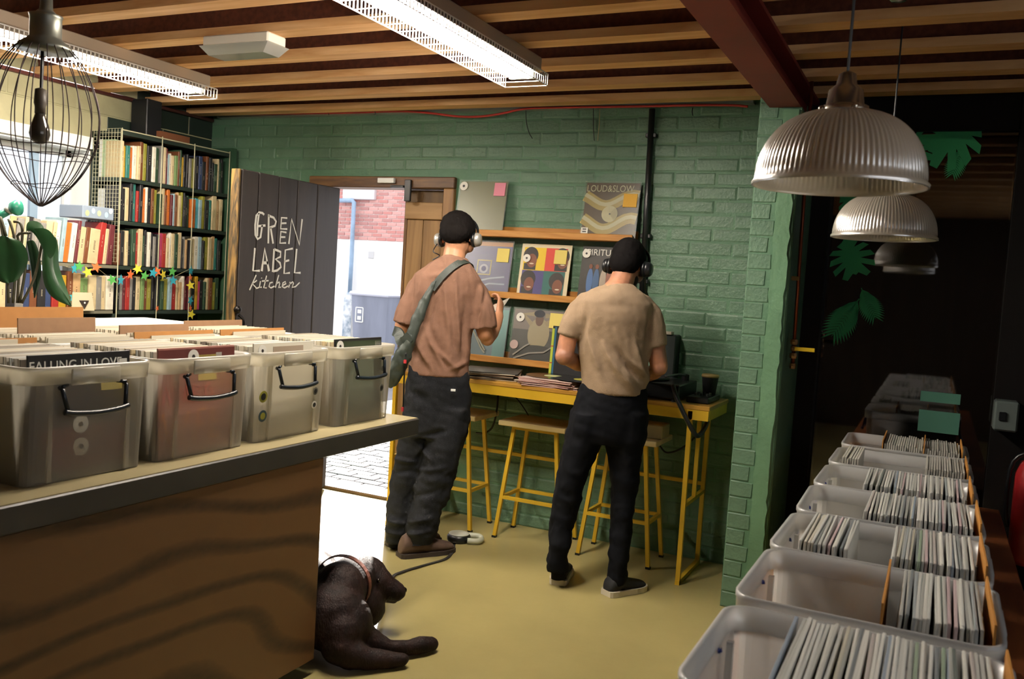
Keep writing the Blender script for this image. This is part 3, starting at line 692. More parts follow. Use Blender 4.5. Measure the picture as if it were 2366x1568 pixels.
BAYN = ['first bay from the window', 'second bay from the window', 'third bay from the window', 'low run before the window']
def shelf_row(code, y0, y1, z, hmax, shelfname, bay, lean=0.0, seed=0):
    rr = random.Random(seed); ws = [rr.uniform(.7, 1.5)*(1.6 if ch.isupper() and ch != 'G' else 1) for ch in code]
    k = (y1-y0)/sum(ws); y = y0
    for i, ch in enumerate(code):
        w = ws[i]*k; h = hmax*rr.uniform(.80, 1.0); d = rr.uniform(.12, .17); xf = BX-.006-rr.uniform(0, .012)
        m = MB(); m.bbox(xf-d, xf, -w/2+.0008, w/2-.0008, 0, h, min(.003, w*.2))
        m.cur = 1; tz0 = h*rr.uniform(.3, .5); tz1 = tz0+h*rr.uniform(.15, .35); tw = w*rr.uniform(.12, .22)
        n = max(4, int((tz1-tz0)/.007))
        for q in range(n):                       # worn title print on the spine, letter sized blocks
            if rr.random() < .8: m.box(xf-.0002, xf+.0005, -tw/2, tw/2*rr.uniform(.5, 1), tz0+(tz1-tz0)*q/n+.001, tz0+(tz1-tz0)*(q+.66)/n)
        dark = ch in 'kGbnmrptsv'
        me = m.mesh('book', [BM[ch], TITLE_L if dark else TITLE_D])
        o = put('book', me, None, (0, y+w/2, z+.001), (lean*rr.uniform(.6, 1.0), 0, 0) if lean else (rr.uniform(-.008, .008), 0, 0))
        sz = 'thick' if w > .03 else ('thin' if w < .017 else 'mid-sized')
        tag(o, f'{sz} {CN[ch]} book, {ORD[i]} on the {shelfname} shelf, {BAYN[bay]}', 'book', 'books on the '+shelfname+' shelf')
        y += w
B3 = [(3.812, 4.098), (4.11, 4.366), (4.378, 4.66)]
for z, nm, rows, hm in ((SZ[1], 'top', ['cytowcnvkwG', 'scmlwcgnGykks', 'vkbknkkGcGk'], .235), (SZ[2], 'second', ['kkcktrkowknv', 'GcnomlnacvkkG', 'oulvktcac'], .235), (SZ[3], 'third', ['nkckGrcGkwks', 'kprcwcGcksa', 'kcwlkvcatk'], .235), (SZ[4], 'fourth', ['ksmrskcgnvk', 'kGvlrcawm', 'mkypkGcnvG'], .225)):
    for b_, code in enumerate(rows): shelf_row(code, *B3[b_], z, hm, nm, b_, seed=int(z*1000)+b_)
shelf_row('swslasckssccwlowmCnCrcm', 2.95, 3.77, 1.40, .255, 'third', 3, lean=-.12, seed=5)
shelf_row('nknrnconyncksbnkbrynagcscw', 2.62, 3.79, 1.13, .225, 'fourth', 3, seed=6)
# things by the mesh end
o = MB().bbox(-4.665, -4.535, 3.83, 3.86, 1.93, 2.155, .003).build('picture_book', [mat('mint_cover', 'a9c49a', .5)]); tag(o, 'mint green book with its cover against the wire mesh', 'book')
MB().box(-4.666, -4.64, 3.829, 3.8302, 1.93, 2.155).build('spine_panel', WHITEP, o)
o = MB().bbox(-4.67, -4.56, 3.83, 3.84, 1.675, 1.86, .002).build('blank_card', WHITEP); tag(o, 'plain white card behind the wire mesh', 'card')
o = MB().bbox(-4.66, -4.46, 3.56, 3.775, 1.662, 1.735, .004).build('patterned_box', mat('blue_grey_carton', '8a98a8', .6)); tag(o, 'blue grey patterned box lying on top of the leaning books', 'box')
for i, (dy, dz, cc) in enumerate(((.03, .03, 'c7d08a'), (.07, .045, 'a8c4d8'), (.11, .035, 'd6d49a'), (.16, .03, 'a8c4d8'), (.19, .055, 'e4e4dc'))):
    MB().ball((-4.4585, 3.56+dy, 1.662+dz), .001, .014, .017, n=10, m=6).build('printed_spot', mat('spot_%d' % i, cc, .6), o)
o = MB().box(-4.62, -4.52, 4.16, 4.40, 2.202, 2.262).build('cardboard_box', mat('brown_card', '7a4a2c', .8)); tag(o, 'flat brown cardboard box on top of the bookcase', 'box')
o = MB().bbox(-4.70, -4.56, 4.08, 4.2, 2.21, 2.45, .005).build('black_duct', BLACK); tag(o, 'black boxed duct rising from the bookcase to the ceiling', 'duct')
# card with a triangle
c0 = on_x(196, 690, -4.40); o = MB().add([(-4.41, c0.y-.075, 1.131), (-4.41, c0.y+.075, 1.131), (-4.415, c0.y+.058, 1.235), (-4.415, c0.y-.068, 1.235), (-4.417, c0.y-.075, 1.131), (-4.417, c0.y+.075, 1.131), (-4.42, c0.y+.058, 1.235), (-4.42, c0.y-.068, 1.235)], [(0, 1, 2, 3), (7, 6, 5, 4), (0, 4, 5, 1), (1, 5, 6, 2), (2, 6, 7, 3), (3, 7, 4, 0)]).build('triangle_card', mat('cream_card', 'cfc2a2', .7)); tag(o, 'cream card printed with a dark triangle, propped before the books', 'card')
MB().add([(-4.408, c0.y-.028, 1.19), (-4.408, c0.y+.036, 1.19), (-4.406, c0.y+.006, 1.14), (-4.412, c0.y-.028, 1.19), (-4.412, c0.y+.036, 1.19), (-4.41, c0.y+.006, 1.14)], [(0, 1, 2), (5, 4, 3), (0, 3, 4, 1), (1, 4, 5, 2), (2, 5, 3, 0)]).build('printed_triangle', mat('dark_print', '2e221c', .7), o)
MB().ball((-4.4055, c0.y+.005, 1.176), .001, .006, .006, n=10, m=6).build('printed_dot', WHITEP, o)
# star garland
gar = thing('star_garland', 'string of small coloured paper stars along the bookcase', 'garland', (-4.42, 4.0, 1.4))
SC = dict(u='35a3b5', g='4fa04a', y='dccb3c', o='e2703a'); SM_ = {k: mat('paper_star_'+CN.get(k, k).replace(' ', '_'), v, .7) for k, v in SC.items()}
stars = [('u', 172, 620), ('g', 183, 615), ('y', 202, 628), ('o', 222, 617), ('g', 259, 646), ('u', 279, 647), ('o', 301, 634), ('y', 318, 621), ('g', 334, 637), ('u', 354, 630), ('o', 363, 627), ('y', 377, 634), ('g', 398, 627), ('u', 400, 648), ('o', 363, 712), ('u', 441, 625), ('o', 440, 641), ('y', 440, 659), ('u', 440, 694), ('o', 440, 712), ('y', 442, 726), ('u', 168, 686), ('u', 180, 701)]
for i, (k, x, y) in enumerate(stars):
    p = on_x(x, y, -4.425); R = .034 if i not in (14, 16, 19) else .02
    a0 = random.uniform(-.5, .5); poly = [((R if j % 2 == 0 else R*.45)*math.sin(a0+j*math.pi/5), (R if j % 2 == 0 else R*.45)*math.cos(a0+j*math.pi/5)) for j in range(10)]
    M = Matrix.Translation(p) @ Matrix.Rotation(random.uniform(-.3, .3), 4, 'Z') @ Matrix(((0, 0, 1, 0), (1, 0, 0, 0), (0, 1, 0, 0), (0, 0, 0, 1)))
    MB().prism(poly, .0015, M).build('star', SM_[k], gar)
STR = mat('thin_thread', 'b9b08c', .8)
MB().tube([on_x(x, y, -4.427) for x, y in ((150, 615), (172, 620), (202, 628), (222, 617), (259, 646), (279, 647), (301, 634), (318, 621), (334, 637), (354, 630), (377, 634), (400, 640), (441, 620))], .001, 4).build('thread', STR, gar)
MB().tube([on_x(x, y, -4.427) for x, y in ((441, 620), (440, 726))], .001, 4).build('thread', STR, gar)

# ------------------------------------------------------------------ counter and worktop
PLY = ply_face('plywood_face', '3a2818', '6e4e2e')
CX = -1.915
ct = thing('counter', 'plywood fronted counter under the dark worktop', 'counter', (-2.4, 1.2, 0))
MB().bbox(CX-.018, CX, -.6, 2.545, .055, .79, .002).build('front_panel', PLY, ct)
MB().box(CX-.9, CX-.018, 2.525, 2.543, .055, .79).build('end_panel', PLY, ct)
MB().box(CX-.9, CX-.09, -.6, 2.47, .0, .06).build('plinth', BLACK, ct)
MB().box(CX-1.35, CX-.9, -.6, 2.543, .0, .79).build('carcass', PLY, ct)
wt = MB().bbox(CX-1.45, CX+.004, -.6, 3.176, .79, .86, .004).build('worktop', mat('dark_laminate', '3a3834', .4, var=.1, vscale=6)); tag(wt, 'long dark worktop with a thick edge carrying the record crates', 'worktop')
MB().box(CX-1.44, CX-.002, -.59, 3.17, .86, .8625).build('top_surface', mat('worn_buff_laminate', 'a79b76', .3, var=.08, vscale=5), wt)
MB().bbox(-3.2, -3.12, 3.02, 3.10, 0, .79, .004).build('leg', BLACK, wt)

# ------------------------------------------------------------------ clear crates
PP = see_through('cloudy_polypropylene', 'f4eedb', .56, .3, .1, .7)
PPR = see_through('cloudy_polypropylene_rim', 'f6f1e0', .30, .3, .12, .65)
HNDL = mat('blue_black_handle', '141c24', .3)
def rrect(L, W, r, n=5):
    out = []
    for cx, cy, a0 in ((L/2-r, W/2-r, 0), (-L/2+r, W/2-r, 90), (-L/2+r, -W/2+r, 180), (L/2-r, -W/2+r, 270)):
        for i in range(n+1): a = math.radians(a0+90*i/n); out.append((cx+r*math.cos(a), cy+r*math.sin(a)))
    return out
def crate_meshes(L, W, H, hm, PP=PP, PPR=PPR):
    def shell(rings):
        m = MB(); vs = []; n = len(rrect(1, 1, .1))
        for l, w, z, r in rings: vs += [(x, y, z) for x, y in rrect(l, w, r)]
        m.add(vs, [(i*n+k, i*n+(k+1) % n, (i+1)*n+(k+1) % n, (i+1)*n+k) for i in range(len(rings)-1) for k in range(n)]); return m, n
    b, n = shell([(L*.885, W*.90, .012, .02), (L*.885, W*.90, .0, .02)]); 
    body, n = shell([(L*.88, W*.895, .0, .02), (L*.90, W*.915, .004, .03), (L*.945, W*.955, H-.045, .04), (L*.955, W*.965, H-.042, .04)])
    body.add([(x, y, .0) for x, y in rrect(L*.88, W*.895, .02)], [tuple(range(n))])
    # stiffening ribs down the walls
    for sx in (-1, 1):
        for yy in (-.30, .30): body.box(sx*L*.45-.004, sx*L*.45+.008, yy*W-.006, yy*W+.006, .006, H-.045)
    rim, n = shell([(L*.945, W*.955, H-.045, .04), (L*.985, W*.985, H-.045, .045), (L*.99, W*.99, H-.012, .045), (L, W, H-.010, .05), (L, W, H, .05), (L*.955, W*.955, H, .04), (L*.945, W*.95, H-.045, .04)])
    for sx in (-1, 1): rim.bbox(sx*L*.5-.004, sx*L*.5+.004, -.075, .075, H-.05, H-.006, .003)
    h = MB(); x = L*.47
    for s in (-1, 1): h.tube([(x, s*.098, H-.055), (x+.012, s*.098, H-.06), (x+.022, s*.088, H-.115)], .006, 6); h.tube([(x, s*.075, H-.05), (x+.012, s*.098, H-.052)], .005, 6)
    h.tube(catmull([(x+.022, -.098, H-.116), (x+.026, -.07, H-.121), (x+.03, 0, H-.125), (x+.026, .07, H-.121), (x+.022, .098, H-.116)], 4), .008, 8)
    h2 = MB(); h2.v = [(-a, b_, c_) for a, b_, c_ in h.v]; h2.f = [list(reversed(f)) for f in h.f]; h2.mi = h.mi
    return body.mesh('body', PP, smooth=False), rim.mesh('rim', PPR, smooth=True), h.mesh('handle', hm, smooth=True), h2.mesh('handle', hm, smooth=True)
CM = crate_meshes(.48, .398, .305, HNDL)
CMB = crate_meshes(.48, .398, .305, mat('blue_handle', '1e2f78', .35), see_through('milky_polypropylene', 'f4f5f4', .5, .3, .1, .6), see_through('milky_polypropylene_rim', 'f6f7f6', .28, .3, .12, .6))
def crate(x, y, z, rz, label, group, ms=CM):
    o = thing('storage_crate', label, 'crate', (x, y, z), rz, group)
    for nm, me in zip(('body', 'rim', 'handle', 'handle'), ms): put(nm, me, o)
    return o
GL = 'clear crates on the worktop'
fy = [1.645, 2.06, 2.465, 2.91]
cxf = -2.225
names = ['clear crate of records nearest the photo edge on the worktop, dark sleeve in front', 'clear crate on the worktop with a pink lettered sleeve showing through', 'clear crate on the worktop with green and navy round stickers', 'clear crate at the open doorway end of the worktop']
crates = [crate(cxf, y, .8625, random.uniform(-.02, .02), names[i], GL) for i, y in enumerate(fy)]
SLV = [mat('sleeve_%d' % i, c, .35, coat=.3) for i, c in enumerate(('d6cfba', 'c4bda8', 'b3ac9a', 'cdc8bb', '9c988c', '857c6c', 'b9bcb6', '6d6458', 'c8b690', 'a8a698'))]
LP = .314
lpm = [MB().bbox(-.0022, .0022, -LP/2, LP/2, 0, LP, .001).mesh('record', m) for m in SLV]
cr_names = ['the dark fronted crate', 'the pink lettered crate', 'the green stickered crate', 'the doorway end crate']
FILM = see_through('sleeve_film', 'e8eae6', .86, .12, .5, .3)
for ci, (y, n) in enumerate(zip(fy, (30, 30, 30, 28))):
    for i in range(n):
        x = cxf+.185-.0122*(i+1); tilt = -.05-.02*random.random()
        o = put('record', random.choice(lpm), None, (x, y+random.uniform(-.006, .006), .8675), (0, tilt, random.uniform(-.01, .01)))
        tag(o, 'pale sleeved record packed upright inside ' + cr_names[ci], 'record', 'records in ' + cr_names[ci])
# front sleeves
def front_lp(ci, base, label, art):
    y = fy[ci]; x = cxf+.192
    o = thing('record', label, 'record', (x, y, .8675)); o.rotation_euler = (0, -.055, 0)
    put('sleeve', MB().bbox(-.003, .003, -LP/2, LP/2, 0, LP+.012, .001).mesh('sleeve', base), o)
    for nm, (y0, y1, z0, z1, m_) in art: put(nm, MB().box(.0028, .004, y0, y1, z0, z1).mesh(nm, m_), o)
    return o
YN = mat('yellow_note', 'd8c66a', .7); PKN = mat('pink_note', 'd8889a', .7); INK = mat('ink_black', '1a1a1c', .4); DKR = mat('dark_red_print', '5a2420', .5)
RLBL = mat('white_round_label', 'd8d6cc', .5)
def disc(o, y, z, r, m_, x=.0035, nm='label_sticker', hole=True):
    dsk = put(nm, MB().lathe([(.0005, 0), (r, 0), (r, .0012), (.0005, .0012)], (0, 0, 0), 20, Matrix.Rotation(math.pi/2, 4, 'Y')).mesh(nm, m_), o, (x, y, z))
    if hole: put('label_hole', MB().lathe([(.0005, 0), (r*.3, 0), (r*.3, .0006), (.0005, .0006)], (0, 0, 0), 12, Matrix.Rotation(math.pi/2, 4, 'Y')).mesh('label_hole', INK), dsk, (.001, 0, 0))
o = front_lp(0, INK, 'black record sleeve lettered in thin capitals at the front of its crate', [('price_note', (.06, .13, .22, .262, YN)), ('price_sticker', (.12, .146, .29, .304, RLBL)), ('red_print', (-.12, .13, .02, .13, DKR))])
t = text_mesh('FALLING IN LOVE', .036, RLBL, sx=1.0); put('lettering', t, o, (.0036, -.155, .284), (math.pi/2, 0, math.pi/2))
disc(o, -.005, .135, .024, RLBL); disc(o, -.005, .075, .024, RLBL)
PK = mat('dusty_pink_sleeve', '9c6a5e', .5); PKL = mat('rose_print', 'c4645c', .5); ORL = mat('orange_print', 'd48a4c', .5)
o = front_lp(1, PK, 'dusty pink record sleeve with bold orange and rose print', [('price_note', (.0, .075, .22, .30, YN)), ('price_sticker', (.075, .1, .285, .305, RLBL)), ('maroon_band', (-.157, .157, .275, .32, DKR))])
disc(o, -.02, .296, .022, RLBL)
def flat_strokes(o, sts, w, m_, nm='printed_lettering'):
    mb = MB(); M = Matrix(((0, 0, 1, .0032), (1, 0, 0, 0), (0, 1, 0, 0), (0, 0, 0, 1)))
    for s in sts: stroke(mb, s, w, .0008, M)
    put(nm, mb.mesh(nm, m_), o)
flat_strokes(o, [[(-.14, .16), (-.13, .21), (-.11, .16)], [(-.10, .16), (-.10, .21), (-.07, .20), (-.10, .185)], [(-.06, .16), (-.05, .21), (-.035, .16)], [(-.02, .16), (-.02, .21), (.01, .20), (-.02, .185), (.012, .17), (-.02, .16)], [(.05, .21), (.03, .20), (.03, .17), (.055, .165), (.06, .19), (.045, .19)]], .010, PKL)
flat_strokes(o, [[(-.14, .13), (-.12, .04), (-.09, .13), (-.07, .04), (-.04, .13)], [(-.02, .03), (.0, .13), (.03, .13)], [(.0, .085), (.02, .085)], [(.06, .13), (.05, .04), (.09, .04)], [(.055, .09), (.08, .09)]], .011, ORL)
WHS = mat('white_sleeve', 'd2cdbc', .5)
o = front_lp(2, WHS, 'white record sleeve at the front of the stickered crate', [('grey_print', (-.06, .10, .275, .312, mat('taupe_print', '9a8a78', .5)))])
disc(o, -.115, .30, .02, RLBL)
o = front_lp(3, INK, 'dark green record sleeve at the front of the doorway end crate', [('green_print', (-.15, .15, .268, .316, mat('dark_green_print', '2c3a24', .4))), ('yellow_print', (-.02, .145, .262, .285, mat('olive_yellow_print', '8a8a34', .5))), ('price_sticker', (.11, .15, .295, .312, RLBL)), ('grey_print', (-.15, .1, .02, .24, mat('grey_green_print', '5a6458', .5)))])
disc(o, -.125, .298, .022, RLBL)
def crate_sticker(ci, px, py, r, m_, inner=None):
    q = on_x(px, py, cxf+.226); d = q-V((cxf, fy[ci], .8625)); c_ = crates[ci]
    put('round_sticker', MB().lathe([(.0005, 0), (r, 0), (r, .001), (.0005, .001)], (0, 0, 0), 20, Matrix.Rotation(math.pi/2+.05, 4, 'Y')).mesh('round_sticker', m_), c_, (.2125+.0205*(d.z/.26)+.004, d.y, d.z))
    if inner: put('sticker_print', MB().lathe([(r*.35, 0), (r*.6, 0), (r*.6, .0006), (r*.35, .0006)], (0, 0, 0), 14, Matrix.Rotation(math.pi/2+.05, 4, 'Y')).mesh('sticker_print', inner), c_, (.2125+.0205*(d.z/.26)+.0052, d.y, d.z))
SG = mat('olive_sticker', '8c8a34', .5); SN = mat('navy_sticker', '27404a', .5); SGY = mat('grey_sticker', '6c6a60', .5)
crate_sticker(2, 605, 916, .020, SG, INK); crate_sticker(2, 606, 961, .020, SN, SG); crate_sticker(2, 727, 903, .014, SGY, INK); crate_sticker(2, 726, 935, .014, RLBL, INK)
crate_sticker(3, 881, 895, .014, SGY, INK); crate_sticker(3, 881, 850, .011, SGY)
# second and third rows on the worktop with cardboard dividers
CARD = mat('brown_divider_card', 'a9763f', .75, var=.06, vscale=20); CARDD = mat('dark_divider_card', '8a6a4e', .75, var=.06, vscale=20)
c2x = -2.74
r2 = [crate(c2x, y, .8625, random.uniform(-.02, .02), lab, GL) for y, lab in ((1.66, 'clear crate behind the dark fronted crate, with brown dividers'), (2.08, 'clear crate behind the pink lettered crate'), (2.49, 'clear crate behind the green stickered crate'), (2.91, 'clear crate behind the doorway end crate'))]
rest2 = MB()
for y in (1.66, 2.08, 2.49, 2.91):
    for i in range(26):
        x = c2x+.19-.0145*i; rest2.box(x-.003, x+.003, y-LP/2+random.uniform(-.004, .004), y+LP/2, .868, .868+LP+random.uniform(-.006, .002))
ro = rest2.build('packed_records', [mat('packed_sleeves', 'c9c2ae', .4)]); ro['kind'] = 'stuff'; ro['label'] = 'further pale record sleeves packed in the rear crates'; ro['category'] = 'records'
for lab, x, y, w, z, m_ in (('brown card divider standing tallest among the rear crates', -2.965, 1.86, .36, .392, CARD), ('brown card divider beside the tallest one, with a bright edge', -2.97, 2.22, .36, .385, CARD), ('dark brown card divider in the crate behind the pink lettered crate', -2.72, 2.10, .30, .365, CARDD), ('dark brown card divider in the crate behind the stickered crate', -2.66, 2.47, .33, .34, CARDD), ('low brown card divider behind the stickered crate', -2.545, 2.46, .38, .325, CARD), ('low brown card divider behind the doorway end crate', -2.545, 2.88, .38, .325, CARD), ('far brown card divider near the dark door', -2.8, 2.92, .34, .34, CARDD), ('low brown card divider behind the dark fronted crate', -2.545, 1.70, .38, .318, CARD)):
    o = MB().box(x-.0025, x+.0025, y-w/2, y+w/2, .866, .866+z).build('card_divider', m_, org=(x, y, .866)); o.rotation_euler = (0, -.05, 0); tag(o, lab, 'divider', 'brown card dividers')
WCR = see_through('white_tray_plastic', 'e8e8e6', .25, .3, .2, .6)
for k, (x, y, L, W_, z, h, lab) in enumerate(((-3.17, 1.70, .30, .46, 1.17, .10, 'white tray of papers in front of the plant'), (-3.17, 2.2, .3, .5, 1.165, .035, 'low white tray behind the card dividers'), (-3.17, 2.75, .3, .5, 1.15, .03, 'long white sleeve stack behind the card dividers'))):
    o = thing('white_tray', lab, 'tray', (x, y, .8625)); m = MB(); m.bbox(x-L/2, x+L/2, y-W_/2, y+W_/2, z, z+h, .008); m.build('tray', mat('white_card', 'e4e2dc', .6), o)
    MB().bbox(x-L/2+.02, x+L/2-.02, y-W_/2+.02, y+W_/2-.02, .8625, z, .004).build('box_below', mat('grey_carton', '8a8a86', .7), o)
p0 = (-3.17, 1.66); o = MB().ball((p0[0], p0[1], 1.30), .15, .22, .03).build('paper_bag', WHITEP, smooth=True); tag(o, 'crumpled white bag lying on the white tray', 'bag')

# plant and teal lamp by the window
pc = CAMP + ray(60, 720)*3.75
pot = thing('potted_plant', 'potted plant with large dark green drooping leaves', 'plant', (pc.x, pc.y, .8625))
MB().lathe([(.001, 0), (.06, 0), (.075, .14), (.08, .15), (.07, .15), (.068, .13), (.001, .13)], (pc.x, pc.y, .8625), 24).build('pot', mat('terracotta', '9a5a3c', .7), pot, smooth=True)
LEAF = mat('dark_leaf', '123a18', .45, var=.25, vscale=5); STEM = mat('plant_stem', '3c3a24', .6)
def pp(x, y, d=0): return CAMP + ray(x, y)*(3.75+d)
def leaf_(outline, mid, dz):
    """leaf with a fold along its midrib, outline traced both sides, curved in depth"""
    m = MB(); n = len(outline); A = [pp(x, y, d) for (x, y, d) in outline]; Mi = [pp(x, y, d) for (x, y, d) in mid]; k = len(Mi)
    Lf, Rt = A[:k], A[k:][::-1]
    vs = []
    for i in range(k): vs += [Lf[i], (Lf[i]+Mi[i])/2+NH*(-.012), Mi[i]+NH*.004, (Rt[i]+Mi[i])/2+NH*(-.012), Rt[i]]
    vs2 = [p+NH*.0018 for p in vs]; f = [(i*5+j, i*5+j+1, i*5+j+6, i*5+j+5) for i in range(k-1) for j in range(4)]
    m.add(vs, f); m.add(vs2, [tuple(reversed(q)) for q in f])
    lo = m.build('leaf', LEAF, pot, smooth=True); sd = lo.modifiers.new('smooth', 'SUBSURF'); sd.levels = 2; sd.render_levels = 2
leaf_([(62, 545, 0), (58, 515, 0), (75, 506, 0), (110, 520, .02), (132, 545, .03), (137, 575, .02), (125, 605, .0), (118, 660, 0)][:4]+[(96, 585, .05)]+[(98, 640, .02), (100, 600, .0), (122, 600, 0), (136, 560, 0), (112, 525, 0)][:5], [(63, 530, 0), (75, 535, 0), (90, 560, 0), (105, 585, 0), (108, 620, 0)], 0)
leaf_([(100, 560, 0), (96, 600, 0), (98, 650, 0), (115, 690, 0), (166, 708, 0), (166, 702, 0), (150, 655, .05), (132, 610, .05), (136, 575, .03), (130, 545, .02)], [(118, 550, 0), (116, 590, 0), (122, 630, 0), (138, 670, 0), (166, 706, 0)], 0)
leaf_([(0, 545, 0), (-20, 570, 0), (-20, 610, 0), (-10, 650, 0), (18, 655, 0), (40, 650, 0), (64, 615, 0), (66, 585, 0), (50, 555, 0), (20, 548, 0)], [(14, 545, 0), (18, 575, 0), (20, 605, 0), (20, 630, 0), (22, 653, 0)], 0)
leaf_([(60, 560, .05), (66, 590, .05), (72, 630, .05), (75, 665, .05), (80, 688, .05), (82, 688, .05), (94, 650, .05), (96, 615, .05), (90, 580, .05), (80, 555, .05)], [(70, 555, .05), (78, 590, .05), (84, 630, .05), (84, 660, .05), (81, 688, .05)], 0)
for s in (((30, 700), (36, 620), (32, 545), (20, 506)), ((40, 700), (46, 600), (52, 540), (46, 515), (32, 512)), ((45, 700), (60, 600), (40, 545), (70, 538)), ((50, 700), (80, 640), (100, 555), (118, 552)), ((20, 700), (15, 600), (0, 500), (14, 545))):
    MB().tube(catmull([pp(x, y, .02) for x, y in s], 4), .006, 6).build('stem', STEM, pot, smooth=True)
tl = thing('teal_spotlight', 'small teal and white clip-on spotlight by the window', 'lamp', pp(-20, 508, .1))
TE = mat('teal_enamel', '2c8a70', .35)
a, b, c_, d = pp(-20, 508, .1), pp(18, 488, .1), pp(26, 480, .1), pp(46, 480, .1)
MB().tube([a, b], .017, 12).build('arm', TE, tl, smooth=True)
MB().tube([b, c_], [.02, .024], 14).build('collar', WHITEP, tl, smooth=True)
MB().tube([c_, c_.lerp(d, .6), d], [.024, .034, .032], 14).build('head', TE, tl, smooth=True)
MB().tube([a, V((a.x-.1, a.y-.25, .9))], .012, 8).build('stand', TE, tl, smooth=True)
# ------------------------------------------------------------------ right hand table with crates
TW = wood('brown_table_timber', '6a3a1e', '96582e', 3, 'Y', .5)
tb = thing('long_table', 'long brown wooden table under the right hand crates', 'table', (-.07, 2.7, 0))
MB().bbox(-.45, .33, .75, 4.55, .53, .565, .004).build('table_top', TW, tb)
for x in (-.40, .28):
    for y in (.85, 2.6, 4.4): MB().bbox(x-.03, x+.03, y-.03, y+.03, 0, .53, .003).build('leg', TW, tb)
GR = 'clear crates on the long table'
RX = -.075
RC = [(1.50, 'clear crate closest to the camera on the long table'), (1.94, 'clear crate half empty on the long table, brown divider inside'), (2.345, 'clear crate on the long table with two separate runs of records'), (2.77, 'clear crate on the long table, fourth back from the camera'), (3.18, 'clear crate on the long table, fifth back from the camera'), (3.62, 'clear crate on the long table, second from the dark glass'), (4.10, 'clear crate on the long table next to the dark glass')]
for y, lab in RC: crate(RX, y, .566, random.uniform(-.015, .015), lab, GR, CMB)
SLR = [mat('cool_sleeve_%d' % i, c, .35, coat=.2) for i, c in enumerate(('c9cac4', 'b7b8b2', 'a6a8a2', 'd3d2ca', '8d9290', 'bdb9a8', '9fa6a8', 'c6c2b4', '7c8284', 'b5ada8', '8fa08a', 'c2adae', '8c99a6', '68706c'))]
lpr = [MB().bbox(-.0031, .0031, -LP/2, LP/2, 0, LP, .0012).mesh('record', m) for m in SLR]
def run(x0, x1, y, nm, step=.0088, stuff=None, tilt=0.06):
    n = int((x1-x0)/step)
    for i in range(n):
        x = x0+step*(i+.5); h = random.uniform(-.004, .004); tt = tilt*(1-1.6*i/n)+random.uniform(-.012, .012)
        if stuff is not None:
            stuff.box(x-.003, x+.003, y-LP/2+h, y+LP/2+h, .572, .572+LP+h)
        else:
            k = random.randrange(len(lpr)) if random.random() < .35 else random.randrange(4)
            o = put('record', lpr[k], None, (x, y+random.uniform(-.007, .007), .572+h*.5), (0, tt, random.uniform(-.012, .012)))
            tag(o, 'pale sleeved record packed upright in ' + nm, 'record', 'records in ' + nm)
run(-.20, .145, 1.50, 'the crate closest to the camera', .0082)
run(-.035, .135, 1.94, 'the half empty crate', .0085)
run(-.265, -.125, 2.345, 'the shorter run of the two-run crate', .0085)
run(-.07, .14, 2.345, 'the longer run of the two-run crate', .0085)
run(-.155, .145, 2.77, 'the fourth crate back on the long table', .009)
run(-.185, .14, 3.18, 'the fifth crate back on the long table', .0095)
st = MB(); run(.01, .14, 3.62, '', .0085, st); run(-.27, -.21, 3.62, '', .0085, st); run(-.15, .135, 4.10, '', .0085, st)
so = st.build('packed_records_far', [mat('far_sleeves', 'b4b2a8', .4)]); so['kind'] = 'stuff'; so['label'] = 'tightly packed record sleeves in the crates by the dark glass'; so['category'] = 'records'
OC = mat('orange_card', 'b07a34', .7)
for x, y, lab in ((-.045, 1.94, 'orange brown card at the open side of the half empty crate'), (.142, 1.94, 'orange brown card at the wall side of the half empty crate'), (.152, 1.50, 'orange brown card in the crate closest to the camera'), (.146, 2.345, 'orange brown card in the two-run crate'), (.152, 2.77, 'orange brown card in the fourth crate back'), (.146, 3.18, 'orange brown card in the fifth crate back'), (.145, 3.62, 'orange brown card in the crate second from the glass'), (.139, 4.10, 'orange brown card in the crate next to the glass'), (.0, 4.10, 'orange brown card midway in the crate next to the glass'), (-.155, 4.10, 'orange brown card at the start of the crate next to the glass')):
    o = MB().box(x-.002, x+.002, y-LP/2-.004, y+LP/2+.004, .572, .572+LP+.016).build('card_divider', OC, org=(x, y, .572)); tag(o, lab, 'divider', 'orange cards in the table crates')

# fixtures by the dark glazing
CU = mat('copper', '8a4a32', .35, .8, var=.15, vscale=10)
a = on_y(1872, 235, 4.25); b = on_y(1831, 850, 4.25); a.z = 2.44
cp = thing('copper_pipe', 'copper pipe with a yellow handled valve beside the green pier', 'pipe', (a.x, 4.25, b.z))
MB().tube([a, b], .0085, 10).build('pipe', CU, cp, smooth=True)
BR = mat('brass', 'b08a5c', .35, .8)
for y_, r_ in ((805, .013), (790, .016), (822, .016), (846, .013)):
    t = on_y(1838, y_, 4.25); p = V((a.x+(b.x-a.x)*(a.z-t.z)/(a.z-b.z), 4.25, t.z)); MB().lathe([(r_, -.012), (r_*1.15, 0), (r_, .012)], p, 10).build('valve_fitting', BR, cp)
p = V((b.x-.002, 4.24, on_y(1838, 805, 4.25).z)); MB().bbox(p.x+.005, p.x+.095, 4.230, 4.236, p.z-.009, p.z+.009, .002).build('valve_lever', mat('yellow_lever', 'd8b822', .4), cp)
MB().tube([p, p+V((.0, -.015, 0))], .006, 8).build('valve_stem', BR, cp)
for z in (2.2, 1.55):
    q = V((a.x+(b.x-a.x)*(a.z-z)/(a.z-b.z), 4.25, z)); MB().bbox(-.615, q.x+.004, 4.24, 4.262, z-.01, z+.01, .002).build('pipe_clip', BR, cp)
p = on_y(2300, 925, 4.6); q = on_y(2350, 1000, 4.6)
